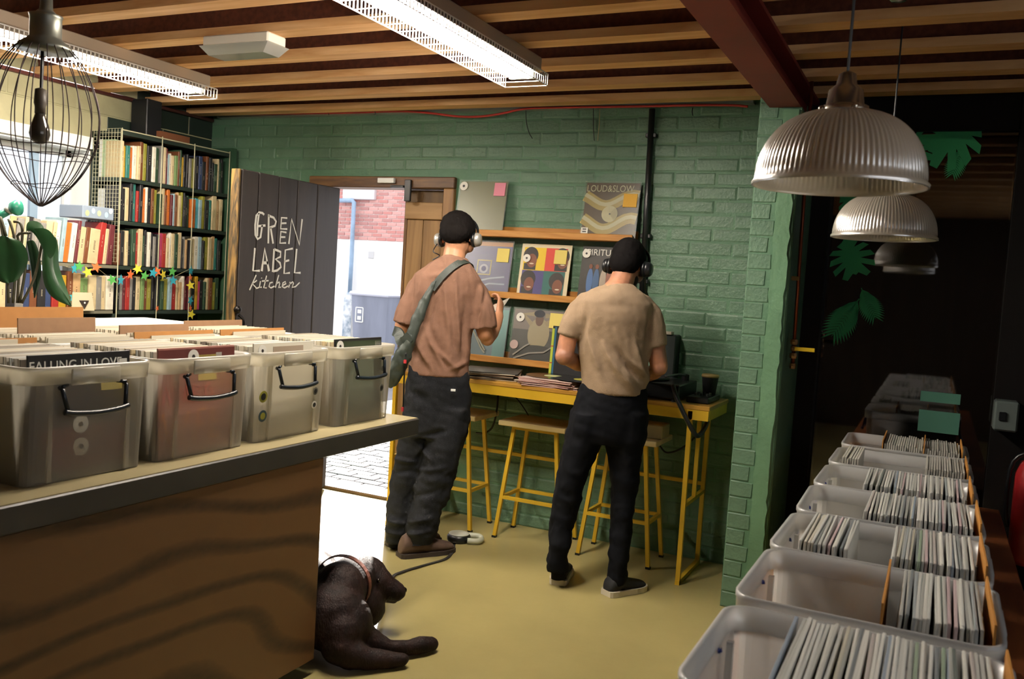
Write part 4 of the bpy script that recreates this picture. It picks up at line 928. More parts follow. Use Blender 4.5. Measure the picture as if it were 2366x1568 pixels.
sb = MB().bbox(p.x, q.x, 4.60, 4.72, q.z, p.z, .008).build('switch_box', mat('grey_switch_box', '5f6a66', .5)); tag(sb, 'grey metal switch box on the black wall', 'box')
MB().bbox(p.x+.02, p.x+.05, 4.59, 4.60, (p.z+q.z)/2-.02, (p.z+q.z)/2+.02, .003).build('switch', BLACKPL, sb)
p = on_y(2362, 1040, 4.5); ex = thing('fire_extinguisher', 'red fire extinguisher at the edge of the black wall', 'extinguisher', (p.x+.06, 4.55, .35))
RED = mat('extinguisher_red', '9a1f22', .35); ex0 = (p.x+.06, 4.52, .35)
MB().lathe([(.001, 0), (.07, .0), (.078, .02), (.078, .40), (.06, .45), (.025, .47), (.02, .50)], ex0, 24).build('cylinder', RED, ex, smooth=True)
MB().bbox(ex0[0]-.015, ex0[0]+.015, 4.47, 4.60, .85, .88, .004).build('trigger', BLACKPL, ex)
MB().tube(catmull([(ex0[0], 4.5, .86), (ex0[0]-.09, 4.5, .8), (ex0[0]-.1, 4.52, .6), (ex0[0]-.085, 4.53, .5)], 4), .009, 8).build('hose', BLACKPL, ex, smooth=True)
MB().bbox(ex0[0]-.03, ex0[0]+.03, 4.60, 4.715, .6, .66, .004).build('bracket', BLACKPL, ex)

# ------------------------------------------------------------------ yellow listening table
YEL = mat('yellow_steel', 'd0a92c', .4, var=.06, vscale=8); OAK = wood('oiled_oak_top', 'a2742a', 'c89a44', 3, 'X', .4)
TX0, TX1, TY0, TY1, TZ = -2.80, -.955, 4.305, 4.74, .905
tt = thing('high_table', 'high yellow framed table against the green wall', 'table', ((TX0+TX1)/2, 4.5, 0))
MB().bbox(TX0, TX1, TY0, TY1, TZ-.022, TZ, .003).build('table_top', OAK, tt)
MB().box(TX0+.005, TX1-.005, TY0+.004, TY0+.03, TZ-.072, TZ-.022).build('front_rail', YEL, tt)
MB().box(TX1-.03, TX1-.004, TY0+.03, TY1-.01, TZ-.072, TZ-.022).build('end_rail', YEL, tt)
MB().box(TX0+.004, TX0+.03, TY0+.03, TY1-.01, TZ-.072, TZ-.022).build('end_rail', YEL, tt)
MB().box(TX0+.03, TX1-.03, TY1-.03, TY1-.01, TZ-.072, TZ-.022).build('back_rail', YEL, tt)
for x in (TX0+.03, TX1-.095):
    for y in (TY0+.015, TY1-.02): MB().bar((x, y, 0), (x, y, TZ-.03), .022).build('leg', YEL, tt)
    MB().bar((x, TY0, .012), (x, TY1-.01, .012), .022).build('foot_bar', YEL, tt)
    MB().bar((x, TY0+.02, .40), (x, TY1-.02, .40), .02).build('cross_bar', YEL, tt)
MB().bar((TX1-.095, TY0+.22, .40), (TX1-.095, TY0+.22, TZ-.03), .02).build('brace', YEL, tt)
MB().bar((TX0+.03, TY1-.02, .44), (TX1-.095, TY1-.02, .44), .02).build('stretcher', YEL, tt)

# ------------------------------------------------------------------ stools
SEAT = wood('pale_seat_board', 'c8b27c', 'e4d29c', 3, 'X', .45)
def stool(cx, cy, label, h=.675, w=.405, d=.25):
    o = thing('bar_stool', label, 'stool', (cx, cy, 0), 0, 'yellow bar stools')
    P = {}
    put('seat', MB().bbox(-w/2, w/2, -.155, .155, h-.028, h, .004).mesh('seat', SEAT), o)
    for sx in (-1, 1):
        for sy in (-1, 1):
            tpt = V((sx*(w/2-.075), sy*.095, h-.028)); bt = V((sx*(w/2-.005), sy*.125, 0)); P[sx, sy] = (tpt, bt)
            lg = put('leg', MB().bar(tpt, bt, .02).mesh('leg', YEL), o)
            put('foot', MB().cbox(bt+V((0, 0, .006)), .024, .024, .012).mesh('foot', BLACKPL), lg)
    at = lambda k, z: P[k][0].lerp(P[k][1], (h-.028-z)/(h-.028))
    for sy, z in ((-1, .235), (1, .235)): put('foot_rest', MB().bar(at((-1, sy), z), at((1, sy), z), .018).mesh('foot_rest', YEL), o)
    for sx in (-1, 1): put('side_bar', MB().bar(at((sx, -1), .235), at((sx, 1), .235), .018).mesh('side_bar', YEL), o)
    for sy in (-1, 1): put('seat_rail', MB().bar(at((-1, sy), h-.04), at((1, sy), h-.04), .018).mesh('seat_rail', YEL), o)
    return o
stool(-1.96, 4.605, 'yellow bar stool standing between the two people, in full view')
stool(-2.51, 4.60, 'yellow bar stool mostly hidden behind the person with the sling bag')
stool(-1.445, 4.59, 'yellow bar stool behind the legs of the person in black trousers')
bx_ = MB().bbox(-1.44, -1.24, 4.52, 4.66, .677, .75, .005).build('cardboard_box', mat('pale_card', 'b3a67c', .8)); tag(bx_, 'pale cardboard box standing on the stool under the table', 'box')

# ------------------------------------------------------------------ record ledges and displayed records
PINE = wood('pine_ledge', 'a8702e', 'cc9850', 4, 'X', .5)
def ledge(x0, x1, z, label):
    o = thing('picture_ledge', label, 'shelf', ((x0+x1)/2, YW, z), group='wooden record ledges')
    MB().bbox(x0, x1, 4.70, YW, z-.035, z-.018, .003).build('base_board', PINE, o)
    MB().bbox(x0, x1, 4.685, 4.70, z-.035, z+.003, .003).build('front_lip', PINE, o)
    MB().bbox(x0, x1, YW-.012, YW, z-.018, z+.03, .002).build('back_board', PINE, o)
ZL = (1.745, 1.387, 1.003)
ledge(-2.62, -1.535, ZL[0], 'highest wooden ledge holding two records')
ledge(-2.62, -1.46, ZL[1], 'middle wooden ledge holding three records')
ledge(-2.62, -1.46, ZL[2], 'lowest wooden ledge just above the table')
def shown(px, py, zl, label, base, tilt=.16, film=True):
    p = on_y(px, py, 4.72); o = thing('record', label, 'record', (p.x, 4.712, zl-.017)); o.rotation_euler = (-tilt, 0, random.uniform(-.02, .02))
    put('sleeve', MB().bbox(-LP/2, LP/2, -.002, .002, 0, LP, .001).mesh('sleeve', base), o)
    if film: put('plastic_film', MB().box(-LP/2-.008, LP/2+.008, -.0066, -.0060, -.004, LP+.008).mesh('plastic_film', see_through('shine_film', 'eef0ea', .985, .35, .0, .2)), o)
    return o
def patch(o, nm, x0, x1, z0, z1, m_, d=0):
    put(nm, MB().box(x0*LP, x1*LP, -.0032-d*.0006, -.0019, z0*LP, z1*LP).mesh(nm, m_), o)
def pdisc(o, nm, x, z, r, m_, d=1, n=20):
    put(nm, MB().lathe([(.0004, 0), (r*LP, 0), (r*LP, .0012), (.0004, .0012)], (0, 0, 0), n, Matrix.Rotation(math.pi/2, 4, 'X')).mesh(nm, m_), o, (x*LP, -.0024-d*.0006, z*LP))
def oval(o, nm, x, z, rx, rz, m_, d=1):
    put(nm, MB().prism([(rx*LP*math.cos(2*math.pi*k/20), rz*LP*math.sin(2*math.pi*k/20)) for k in range(20)], .001, Matrix.Translation((x*LP, -.002-d*.0006, z*LP)) @ Matrix.Rotation(math.pi/2, 4, 'X')).mesh(nm, m_), o)
def pstrokes(o, nm, sts, w, m_, d=1):
    mb = MB(); M = Matrix.Translation((0, -.0024-d*.0006, 0)) @ Matrix.Rotation(math.pi/2, 4, 'X')
    for s in sts: stroke(mb, [(x*LP, z*LP) for x, z in s], w*LP, .0006, M)
    put(nm, mb.mesh(nm, m_), o)
ORN = mat('orange_note', 'd8a63a', .7)
o = shown(1106, 530, ZL[0], 'olive record sleeve in shiny film with a pink note', mat('olive_sleeve', '7c7a54', .5))
patch(o, 'price_note', .24, .47, .72, .97, PKN, 12); pdisc(o, 'label_disc', -.42, .9, .085, RLBL, 12); pdisc(o, 'label_hole', -.42, .9, .025, INK, 14)
o = shown(1404, 540, ZL[0], 'brown record sleeve with golden waves and an orange note', mat('brown_sleeve', '5c4630', .5))
GLD = mat('gold_print', 'c2a95c', .5); GLP = mat('pale_gold_print', 'e0d8b0', .5)
for z0, amp in ((.68, .10), (.26, .11)):
    cur = [(-.5+.1*i, z0+.0+amp*math.sin(-.9+.62*i*1.0)*(-1 if z0 < .5 else -1)) for i in range(11)]
    pstrokes(o, 'wave_print', [cur], .20, GLD, 1); pstrokes(o, 'wave_print', [[(x, z+.02) for x, z in cur]], .07, GLP, 2)
pdisc(o, 'centre_label', 0, .43, .15, GLP, 4); pdisc(o, 'label_hole', 0, .43, .015, INK, 6)
patch(o, 'price_note', .23, .48, .56, .80, ORN, 12); patch(o, 'barcode', -.5, -.37, .02, .17, RLBL, 8)
for zz in (.04, .085, .13): patch(o, 'barcode_print', -.47, -.40, zz, zz+.02, INK, 10)
put('lettering', text_mesh('LOUD&SLOW', .054, GLP, sx=.83), o, (-LP/2+.004, -.005, .262), (math.pi/2, 0, 0))
o = shown(1118, 672, ZL[1], 'violet record sleeve with an orange top band and yellow note', mat('violet_sleeve', '443e80', .5))
patch(o, 'top_band', -.5, .5, .92, 1.0, mat('orange_band', 'b8742e', .5)); patch(o, 'price_note', .2, .45, .62, .88, YN, 12)
for x0, x1, z0, z1 in ((-.2, .1, .63, .65), (-.2, .1, .36, .38), (-.2, -.18, .36, .65), (.08, .1, .36, .65)): patch(o, 'gold_frame', x0, x1, z0, z1, GLD, 2)
pdisc(o, 'printed_disc', -.05, .48, .09, mat('pale_violet', 'a8a4c0', .5), 2); pdisc(o, 'printed_disc', -.05, .48, .05, mat('violet_core', '443e80', .5), 4)
pstrokes(o, 'painted_shine', [[(-.45, .12), (-.2, .22), (.1, .3), (.4, .34)], [(-.3, .05), (.1, .2), (.42, .2)]], .03, mat('pale_blue_shine', '9aa4c4', .4), 2)  # pale strokes painted on as the shine of the sleeve
o = shown(1251, 684, ZL[1], 'white bordered record sleeve with four faces on colour blocks', mat('cream_border_sleeve', 'd2c6a4', .5), film=False)
FY, FR, FB, FG = mat('yellow_block', 'd9b820', .5), mat('red_block', 'c23a2a', .5), mat('purple_block', '403a6e', .5), mat('teal_block', '1f5a54', .5)
patch(o, 'colour_block', -.44, -.0, .5, .93, FY, 1); patch(o, 'colour_block', 0, .42, .5, .93, FR, 1); patch(o, 'colour_block', -.44, 0, .05, .5, FB, 1); patch(o, 'colour_block', 0, .42, .05, .5, FG, 1)
SK1, HR = mat('warm_brown_print', '6e3f28', .5), mat('black_hair_print', '17120f', .5); TEE = mat('pale_smile_print', 'c9b9a0', .5)
for fx, fz in ((-.3, .68), (.32, .68), (-.3, .24), (.27, .22)):
    oval(o, 'printed_hair', fx, fz+.10, .15, .16, HR, 2); patch(o, 'printed_shirt', fx-.12, fx+.12, fz-.17, fz-.05, HR, 2); oval(o, 'printed_face', fx+.03, fz, .10, .13, SK1, 4); oval(o, 'printed_smile', fx+.035, fz-.055, .045, .014, TEE, 6)
pdisc(o, 'label_disc', -.37, .72, .075, RLBL, 12); pdisc(o, 'label_hole', -.37, .72, .02, INK, 14); patch(o, 'price_note', .18, .42, .64, .90, YN, 12)
o = shown(1394, 692, ZL[1], 'dark record sleeve with white capitals and a crowd picture', mat('charcoal_sleeve', '2c2a26', .5), film=False)
put('lettering', text_mesh('SPIRITU', .052, RLBL, sx=.95), o, (-LP/2+.006, -.005, .262), (math.pi/2, 0, 0))
pdisc(o, 'label_disc', -.41, .86, .08, RLBL, 12); pdisc(o, 'label_hole', -.41, .86, .02, INK, 14)
for i, (x, cc) in enumerate(((-.3, '4a6a9a'), (-.18, '3c5a80'), (-.05, 'a89a8a'), (.06, '8a5a4a'), (.18, '4a6a8a'), (.3, 'b8a890'))):
    oval(o, 'printed_figure', x, .36, .06, .24, mat('crowd_%d' % i, cc, .5), 2); oval(o, 'printed_head', x, .63, .035, .045, SK1, 4)
o = shown(1232, 842, ZL[2], 'crinkled film covered record sleeve picturing a reclining figure', mat('dark_grey_sleeve', '4c4844', .5))
patch(o, 'sky_print', -.5, .5, .62, 1.0, mat('mauve_print', '8a7a76', .5), 1)
oval(o, 'printed_torso', .04, .55, .22, .30, mat('cream_shirt_print', 'b8a684', .5), 2)
pstrokes(o, 'printed_arm', [[(-.12, .72), (-.3, .9), (-.06, .92)], [(.16, .74), (.4, .9), (.14, .9)]], .09, mat('cream_sleeve_print', 'ae9a78', .5), 3)
oval(o, 'printed_face', .03, .82, .08, .12, SK1, 4); oval(o, 'printed_cap', .02, .93, .11, .07, mat('dark_cap_print', '20242e', .5), 6); oval(o, 'printed_trousers', .05, .2, .42, .14, mat('dark_jeans_print', '26241f', .5), 3)
pdisc(o, 'label_disc', -.36, .84, .085, RLBL, 12); pdisc(o, 'label_hole', -.36, .84, .02, INK, 14); pdisc(o, 'label_disc', -.42, .32, .085, mat('pinkish_label', 'b8a098', .5), 12); patch(o, 'price_note', .24, .5, .68, .96, YN, 12)
GLINT = mat('silver_shine', 'c8c4b8', .15, .6); pstrokes(o, 'crease_glint', [[(-.4, .06), (-.1, .18), (.2, .22), (.46, .4)], [(-.42, .12), (-.2, .3), (-.1, .36)]], .03, GLINT, 13)  # silver strokes laid over the film as painted glints on its creases
o = shown(1110, 825, ZL[2], 'pale blue record sleeve in film half hidden by an arm', mat('pale_blue_sleeve', '7d94a4', .5))
patch(o, 'turquoise_strip', .24, .5, .02, .95, mat('turquoise_print', '7ab0b4', .5), 1); pstrokes(o, 'crease_glint', [[(-.2, .5), (.0, .2), (.1, .1)], [(-.1, .4), (.1, .15)]], .03, GLINT, 13)  # painted glints on the film here too

# ------------------------------------------------------------------ things on the table
def lp_stack(cx, cy, z0, n, rz, label, mats_, disc_top=False):
    z = z0
    for i in range(n):
        o = put('record', MB().bbox(-LP/2, LP/2, -LP/2, LP/2, 0, .0042, .0012).mesh('record', mats_[i % len(mats_)]), None, (cx+random.uniform(-.012, .012), cy+random.uniform(-.006, .006), z), (0, 0, rz+random.uniform(-.12, .12)))
        tag(o, label, 'record', label); z += .0046
    return z
ST1 = [mat('stack_sleeve_%d' % i, c, .45) for i, c in enumerate(('b9a98e', '8a7c6c', 'cfc8b4', '2a2a28', 'a08a70'))]
za = lp_stack(-2.24, 4.50, TZ+.001, 9, .35, 'flat record in the untidy stack beside the person with the sling bag', ST1)
ST2 = [mat('pink_edge_sleeve_%d' % i, c, .45) for i, c in enumerate(('c4a49c', 'b48e86', 'd2bab0'))]
zb_ = lp_stack(-1.83, 4.47, TZ+.001, 9, -.02, 'flat record in the neat pink edged stack before the striped sleeve', ST2)
def vinyl(x, y, z, label, lab):
    o = thing('vinyl_record', label, 'record', (x, y, z)); 
    put('disc', MB().lathe([(.0005, 0), (.15, 0), (.15, .002), (.0005, .002)], (0, 0, 0), 48).mesh('disc', mat('vinyl_black', '0c0c0d', .22)), o)
    put('paper_label', MB().lathe([(.0005, .002), (.05, .002), (.05, .0026), (.0005, .0026)], (0, 0, 0), 28).mesh('paper_label', lab), o)
vinyl(-1.87, 4.50, zb_+.001, 'bare black record with a pale label lying on the pink edged stack', mat('lime_label', 'c6c890', .6))
vinyl(-1.68, 4.46, zb_+.004, 'bare black record with a yellow label half behind the person in black trousers', mat('yellow_label', 'c8c050', .6))
sl = thing('record', 'black record sleeve with a lime striped edge standing on the table', 'record', (-1.80, 4.66, TZ)); sl.rotation_euler = (-.10, 0, .12)
put('sleeve', MB().bbox(-LP/2, LP/2, -.006, .006, 0, LP, .002).mesh('sleeve', INK), sl)
put('lime_edge', MB().box(-LP/2-.002, -LP/2+.012, -.0072, .0062, .0, LP*.95).mesh('lime_edge', mat('lime_print', 'b4c23a', .5)), sl)
put('teal_edge', MB().box(-LP/2+.014, -LP/2+.024, -.0072, -.0058, .0, LP*.98).mesh('teal_edge', mat('blue_print', '1f5a78', .5)), sl)
for z in (.05, .32, .62): put('red_tick', MB().box(-LP/2-.0025, -LP/2+.013, -.0078, .0064, z*LP, z*LP+.005).mesh('red_tick', mat('red_print', 'b03020', .5)), sl)
dj = thing('turntable', 'black turntable partly hidden by the person in black trousers', 'turntable', (-1.33, 4.50, TZ))
MB().bbox(-1.56, -1.12, 4.34, 4.70, TZ+.012, TZ+.085, .006).build('plinth', BLACKPL, dj)
MB().lathe([(.001, .085), (.15, .085), (.155, .092), (.15, .10), (.001, .10)], (-1.38, 4.52, TZ), 40).build('platter', mat('dark_platter', '1c1d20', .3, .5), dj)
MB().tube(catmull([(-1.17, 4.64, TZ+.11), (-1.17, 4.5, TZ+.125), (-1.22, 4.42, TZ+.115)], 4), .006, 8).build('tonearm', mat('grey_tonearm', '6a6c6e', .35, .7), dj, smooth=True)
MB().lathe([(.02, .085), (.02, .115), (.012, .12)], (-1.17, 4.64, TZ), 16).build('tonearm_pivot', BLACKPL, dj)
for x in (-1.53, -1.15):
    for y in (4.37, 4.67): MB().lathe([(.02, 0), (.02, .012)], (x, y, TZ), 12).build('foot', BLACKPL, dj)
mx = thing('mixer', 'small black audio mixer beside the turntable', 'mixer', (-1.045, 4.52, TZ))
MB().bbox(-1.10, -.985, 4.40, 4.66, TZ, TZ+.03, .005).build('body', BLACKPL, mx)
for i in range(6): MB().lathe([(.008, .03), (.007, .042)], (-1.075+.03*(i % 3), 4.5+.06*(i//3), TZ), 10).build('knob', mat('grey_knob', '3c3e42', .4), mx)
cpn = on_z(1582, 893, TZ+.03); cup = thing('coffee_cup', 'dark paper cup with a pale lid on the table end', 'cup', (-1.03, 4.60, TZ+.031))
MB().lathe([(.001, 0), (.032, 0), (.042, .085), (.044, .088)], (-1.03, 4.60, TZ+.031), 24).build('cup', mat('dark_cup', '1d1e20', .6), cup, smooth=True)
MB().lathe([(.045, .088), (.046, .096), (.042, .104), (.001, .104)], (-1.03, 4.60, TZ+.031), 24).build('lid', mat('tan_lid', '9c8452', .5), cup, smooth=True)
# socket box on the wall, cables
p = on_y(1545, 770, 4.74); bx2 = MB().bbox(p.x-.06, p.x+.055, 4.70, YW, p.z-.25, p.z-.005, .006).build('wall_socket', mat('dark_wall_box', '1b2422', .5)); tag(bx2, 'dark electrical box on the green wall behind the elbow', 'socket')
MB().bbox(p.x-.045, p.x+.03, 4.69, 4.74, p.z-.005, p.z+.012, .003).build('pale_top', mat('pale_cap', 'a8a090', .5), bx2)
CAB = mat('black_cable', '0f1113', .4)
def cable(pts, r, label, nm='cable'):
    o = MB().tube(catmull(pts, 6), r, 8).build(nm, CAB, smooth=True); tag(o, label, 'cable'); return o
cable([on_y(x, y, Y) for x, y, Y in ((1555, 890, 4.30), (1562, 915, 4.27), (1580, 955, 4.26), (1604, 1000, 4.28), (1616, 1005, 4.32), (1630, 985, 4.42), (1640, 955, 4.6))], .012, 'thick black headphone cable looping over the table edge')
cable([on_y(x, y, 4.72) for x, y in ((1151, 905), (1148, 945), (1138, 985), (1120, 1000), (1100, 1000))], .006, 'black cable hanging below the table near the hidden stool')
cable([on_y(x, y, 4.74) for x, y in ((1185, 910), (1205, 935), (1224, 965), (1235, 990))], .004, 'thin black cable trailing below the table over the full view stool')
cable([on_y(x, y, 4.72) for x, y in ((1525, 1030), (1540, 1045), (1570, 1038), (1600, 1015), (1612, 1000))], .005, 'thin black cable looping under the table end')
# ------------------------------------------------------------------ people
SKIN1 = mat('skin_light', 'c08a68', .5, var=.05, vscale=12); SKIN2 = mat('skin_tattooed', 'b87e5c', .5, col2='8a6250', vscale=14)
def rings_px(G, rows):
    """rows (y, xl, xr, off, depth) -> horizontal elliptical rings seen at those edges, at their own distance"""
    out = []
    for y, xl, xr, off, dep in rows:
        Gp = G+NH*off; a = on_plane(xl, y, Gp); b = on_plane(xr, y, Gp); c = (a+b)/2; hw = (b-a).length/2
        out.append((c, RH*hw, NH*dep))
    return out
def chain(mb, G, pts, n=14, open_end=False):
    mb.tube([on_plane(x, y, G+NH*o) for x, y, o, r in pts], [r for *_, r in pts], n)
    for x, y, o, r in (pts[:-1] if open_end else pts): mb.ball(on_plane(x, y, G+NH*o), r*.99, n=12, m=8)
def hand(mb, w, d, nrm, side, curl=.5, s=1.0):
    """palm and five unequal fingers; d along the fingers, nrm out of the back of the hand, side = thumb direction"""
    d = V(d).normalized(); nrm = (V(nrm)-d*V(nrm).dot(d)).normalized(); t = V(side); t = (t-d*t.dot(d)-nrm*t.dot(nrm)).normalized(); w = V(w)
    mb.loft([(w-d*.01, t*.026*s, nrm*.019*s), (w+d*.03*s, t*.036*s, nrm*.017*s), (w+d*.07*s, t*.041*s, nrm*.014*s), (w+d*.092*s, t*.036*s, nrm*.010*s)], 12)
    for k, (off, L) in enumerate(((.030, .072), (.010, .080), (-.010, .075), (-.030, .060))):
        p = w+d*(.085*s)+t*(off*s); pts = [p]; a = 0
        for seg in (.45, .32, .23):
            a += curl*(.9 if seg == .45 else 1.1); p = p+(d*math.cos(a)-nrm*math.sin(a))*(L*s*seg); pts.append(p)
        mb.tube(pts, [.0088*s, .0082*s, .0076*s, .006*s], 8)
        for q, r in zip(pts, (.0088, .0082, .0076, .006)): mb.ball(q, r*s, n=8, m=6)
    p = w+d*.022*s+t*.03*s; pts = [p, p+(t*.75+d*.6-nrm*.2)*.032*s, p+(t*.75+d*1.6-nrm*.8)*.034*s, p+(t*.6+d*2.3-nrm*1.5)*.034*s]
    mb.tube(pts, [.013*s, .0105*s, .009*s, .007*s], 8)
    for q, r in zip(pts, (.013, .0105, .009, .007)): mb.ball(q, r*s, n=8, m=6)
def head_frame(c, yawdeg, pitchdeg, rolldeg=0):
    f = Matrix.Rotation(math.radians(-yawdeg), 3, 'Z') @ NH; r = f.cross(V((0, 0, 1))).normalized()
    Rm = Matrix((r, f, V((0, 0, 1)))).transposed()
    return Matrix.Translation(c) @ (Rm @ Matrix.Rotation(math.radians(-pitchdeg), 3, 'X') @ Matrix.Rotation(math.radians(rolldeg), 3, 'Y')).to_4x4()
def add_head(mb, M, s=1.0):
    R = M.to_3x3(); T = lambda x, y, z: M @ V((x*s, y*s, z*s))
    mb.ball(T(0, -.012, .025), .076*s, .094*s, .09*s, R.to_4x4()); mb.ball(T(0, .012, -.035), .060*s, .078*s, .075*s, R.to_4x4()); mb.ball(T(0, .048, -.075), .040*s, .042*s, .034*s, R.to_4x4())
    mb.ball(T(0, .094, -.02), .012*s, .018*s, .022*s, R.to_4x4(), 10, 6); mb.ball(T(0, .085, .002), .009*s, .012*s, .02*s, R.to_4x4(), 8, 6)
    mb.ball(T(0, .082, -.062), .024*s, .010*s, .009*s, R.to_4x4(), 10, 6); mb.ball(T(0, .075, .024), .05*s, .014*s, .009*s, R.to_4x4(), 10, 6)
    for sx in (-1, 1):
        mb.ball(T(sx*.077, -.002, -.01), .009*s, .020*s, .030*s, R.to_4x4(), 10, 8); mb.ball(T(sx*.05, .055, -.025), .024*s, .028*s, .028*s, R.to_4x4(), 10, 8)
def eyes(M, parent, s=1.0):
    for sx in (-1, 1):
        _e = MB().ball(M @ V((sx*.031*s, .083*s, .006*s)), .0115*s, n=12, m=8); ey = _e.build('eye', mat('eye_white', 'd8d4cc', .2), parent, smooth=True)
        MB().ball(M @ V((sx*.031*s, .0925*s, .005*s)), .005*s, n=10, m=6).build('iris', mat('iris_brown', '2a1a10', .2), ey, smooth=True)
        MB().ball(M @ V((sx*.031*s, .088*s, .03*s)), .02*s, .006*s, .005*s, M.to_3x3().to_4x4(), 10, 6).build('eyebrow', mat('dark_hair', '0c0908', .8, spec=.1), parent)
def cloth_fold(scale, amp, dirv, seed):
    d = V(dirv).normalized(); off = V((seed*3.1, seed*1.7, seed*.9))
    def f(p, n):
        q = p-d*(p.dot(d)*.82)
        return amp*(noise.noise(q*scale+off)+.5*noise.noise(q*scale*2.1+off)) + amp*.25*noise.noise(p*scale*3+off)
    return f
def shoe(G0, heel, toe, w, h, m_up, m_sole, parent, name, boot=False, sole_h=.014):
    d = (toe-heel); L = d.length; d.normalize(); s = V((d.y, -d.x, 0)); up = V((0, 0, 1)); mb = MB()
    prof = [(0, .55, .50), (.05, .74, .85), (.16, .84, 1.0), (.32, .84, 1.0), (.46, .90, .78), (.62, 1.0, .60), (.8, .98, .46), (.93, .74, .36), (1.0, .38, .22)]
    mb.loft([(heel+d*(L*t)+up*(sole_h+h*hh/2-.004), s*(w/2*ww), up*(h*hh/2)) for t, ww, hh in prof], 16)
    if boot: mb.loft([(heel+d*(L*.28)+up*(h*.55), s*.038, d*.05), (heel+d*(L*.28)+up*(h*1.0), s*.034, d*.042), (heel+d*(L*.28)+up*(h*1.3), s*.032, d*.038)], 14)
    o = remesh(mb, name, m_up, .007, parent, smooth_it=2)
    sm_ = MB(); poly = []
    for t, ww, hh in prof: poly.append((L*t-.004+.008*t, w/2*(ww+.10)))
    P = poly + [(a, -b) for a, b in reversed(poly)]; M = Matrix(((d.x, s.x, 0, heel.x), (d.y, s.y, 0, heel.y), (0, 0, 1, .001), (0, 0, 0, 1)))
    sm_.prism(P, sole_h+.008, M); so = sm_.build('sole', m_sole, parent)
    return o
DK = mat('dark_hair', '0c0908', .8, spec=.1)

# ---- person with the sling bag
G1 = V((-2.40, 3.97, 0)); 
b = MB(); Q1 = lambda x, y, o=0: on_plane(x, y, G1+NH*o)
Hc1 = Q1(1058, 548, .02); M1 = head_frame(Hc1, 16, 30, -3)
add_head(b, M1, 1.02)
chain(b, G1, [(1052, 572, .0, .055), (1048, 600, -.02, .058), (1040, 630, -.03, .075)])
b.loft(rings_px(G1, [(612, 1005, 1085, -.02, .07), (640, 965, 1105, -.02, .09), (700, 955, 1092, -.01, .10), (780, 958, 1080, 0, .10), (860, 955, 1076, 0, .11), (930, 950, 1075, 0, .11), (990, 960, 1065, 0, .10)]), 18)
chain(b, G1, [(1094, 660, .0, .046), (1110, 725, .0, .046), (1120, 770, .01, .042), (1126, 782, .035, .039), (1136, 768, .09, .039), (1145, 748, .15, .035), (1152, 730, .22, .028)])
hand(b, Q1(1153, 726, .225), UPV*.75+NH*.45+RH*.1, RH*.9-NH*.35, -RH*.3-UPV*.2+NH*.6, .55)
chain(b, G1, [(972, 660, .0, .046), (945, 710, -.01, .046), (930, 752, -.02, .042), (955, 748, .12, .037), (990, 740, .25, .028)])
hand(b, Q1(992, 740, .255), RH*.5+NH*.6+UPV*.2, -RH*.6+NH*.4, UPV, .6)
chain(b, G1, [(968, 960, .0, .06), (945, 1085, .03, .048), (917, 1215, .015, .033), (912, 1250, .01, .028)])
chain(b, G1, [(1035, 960, .0, .065), (1008, 1085, -.02, .05), (968, 1225, -.05, .035), (960, 1268, -.05, .030)])
p1 = remesh(b, 'person', SKIN1, .0055, None, org=G1, smooth_it=3)
tag(p1, 'person in brown t-shirt and dark trousers with a sling bag, holding a white sleeve', 'person')
hb_ = MB(); R1 = M1.to_3x3().to_4x4()
hb_.ball(M1 @ V((0, -.022, .035)), .094, .108, .094, R1); hb_.ball(M1 @ V((0, -.060, -.005)), .082, .058, .070, R1); hb_.ball(M1 @ V((.0, .05, .07)), .065, .06, .05, R1)
remesh(hb_, 'hair', DK, .006, p1, smooth_it=3, disp=lambda p, n: .0025*noise.noise(V((p.x*90, p.y*90, p.z*28))))
eyes(M1, p1, 1.02)
TS1 = mat('brown_cotton', '836454', .9, var=.06, vscale=25, bump=.25, bscale=300, spec=.1)
s_ = MB()
s_.loft(rings_px(G1, [(592, 1020, 1080, -.02, .062), (603, 1004, 1088, -.02, .075), (618, 982, 1098, -.02, .095), (640, 958, 1112, -.015, .112), (675, 948, 1108, -.01, .125), (730, 946, 1097, 0, .130), (790, 948, 1089, .0, .130), (840, 945, 1086, 0, .132), (866, 943, 1085, 0, .135)]), 24)
chain(s_, G1, [(1084, 645, -.01, .050), (1100, 675, .0, .061), (1108, 710, .0, .071), (1112, 728, .005, .073), (1113, 756, .01, .077)], open_end=True)
chain(s_, G1, [(978, 643, -.01, .050), (960, 672, -.01, .055), (946, 708, -.015, .058), (941, 722, -.018, .059), (934, 748, -.02, .061)], open_end=True)
def drape(G, lines):
    L = []
    for x0, y0, x1, y1, a, w in lines:
        A = on_plane(x0, y0, G); B_ = on_plane(x1, y1, G); L.append(((A-G).dot(RH), A.z, (B_-G).dot(RH), B_.z, a, w))
    def f(p, n):
        k = n.dot(-NH)
        if k < .1: return 0
        u = (p-G).dot(RH); z = p.z; t_ = 0
        for u0, z0, u1, z1, a, w in L:
            du, dz = u1-u0, z1-z0; q = max(0, min(1, ((u-u0)*du+(z-z0)*dz)/(du*du+dz*dz))); d2 = (u-u0-du*q)**2+(z-z0-dz*q)**2
            t_ += a*math.exp(-d2/(w*w))*math.sin(math.pi*(.12+.8*q))
        return t_*min(1, k*1.5)
    return f
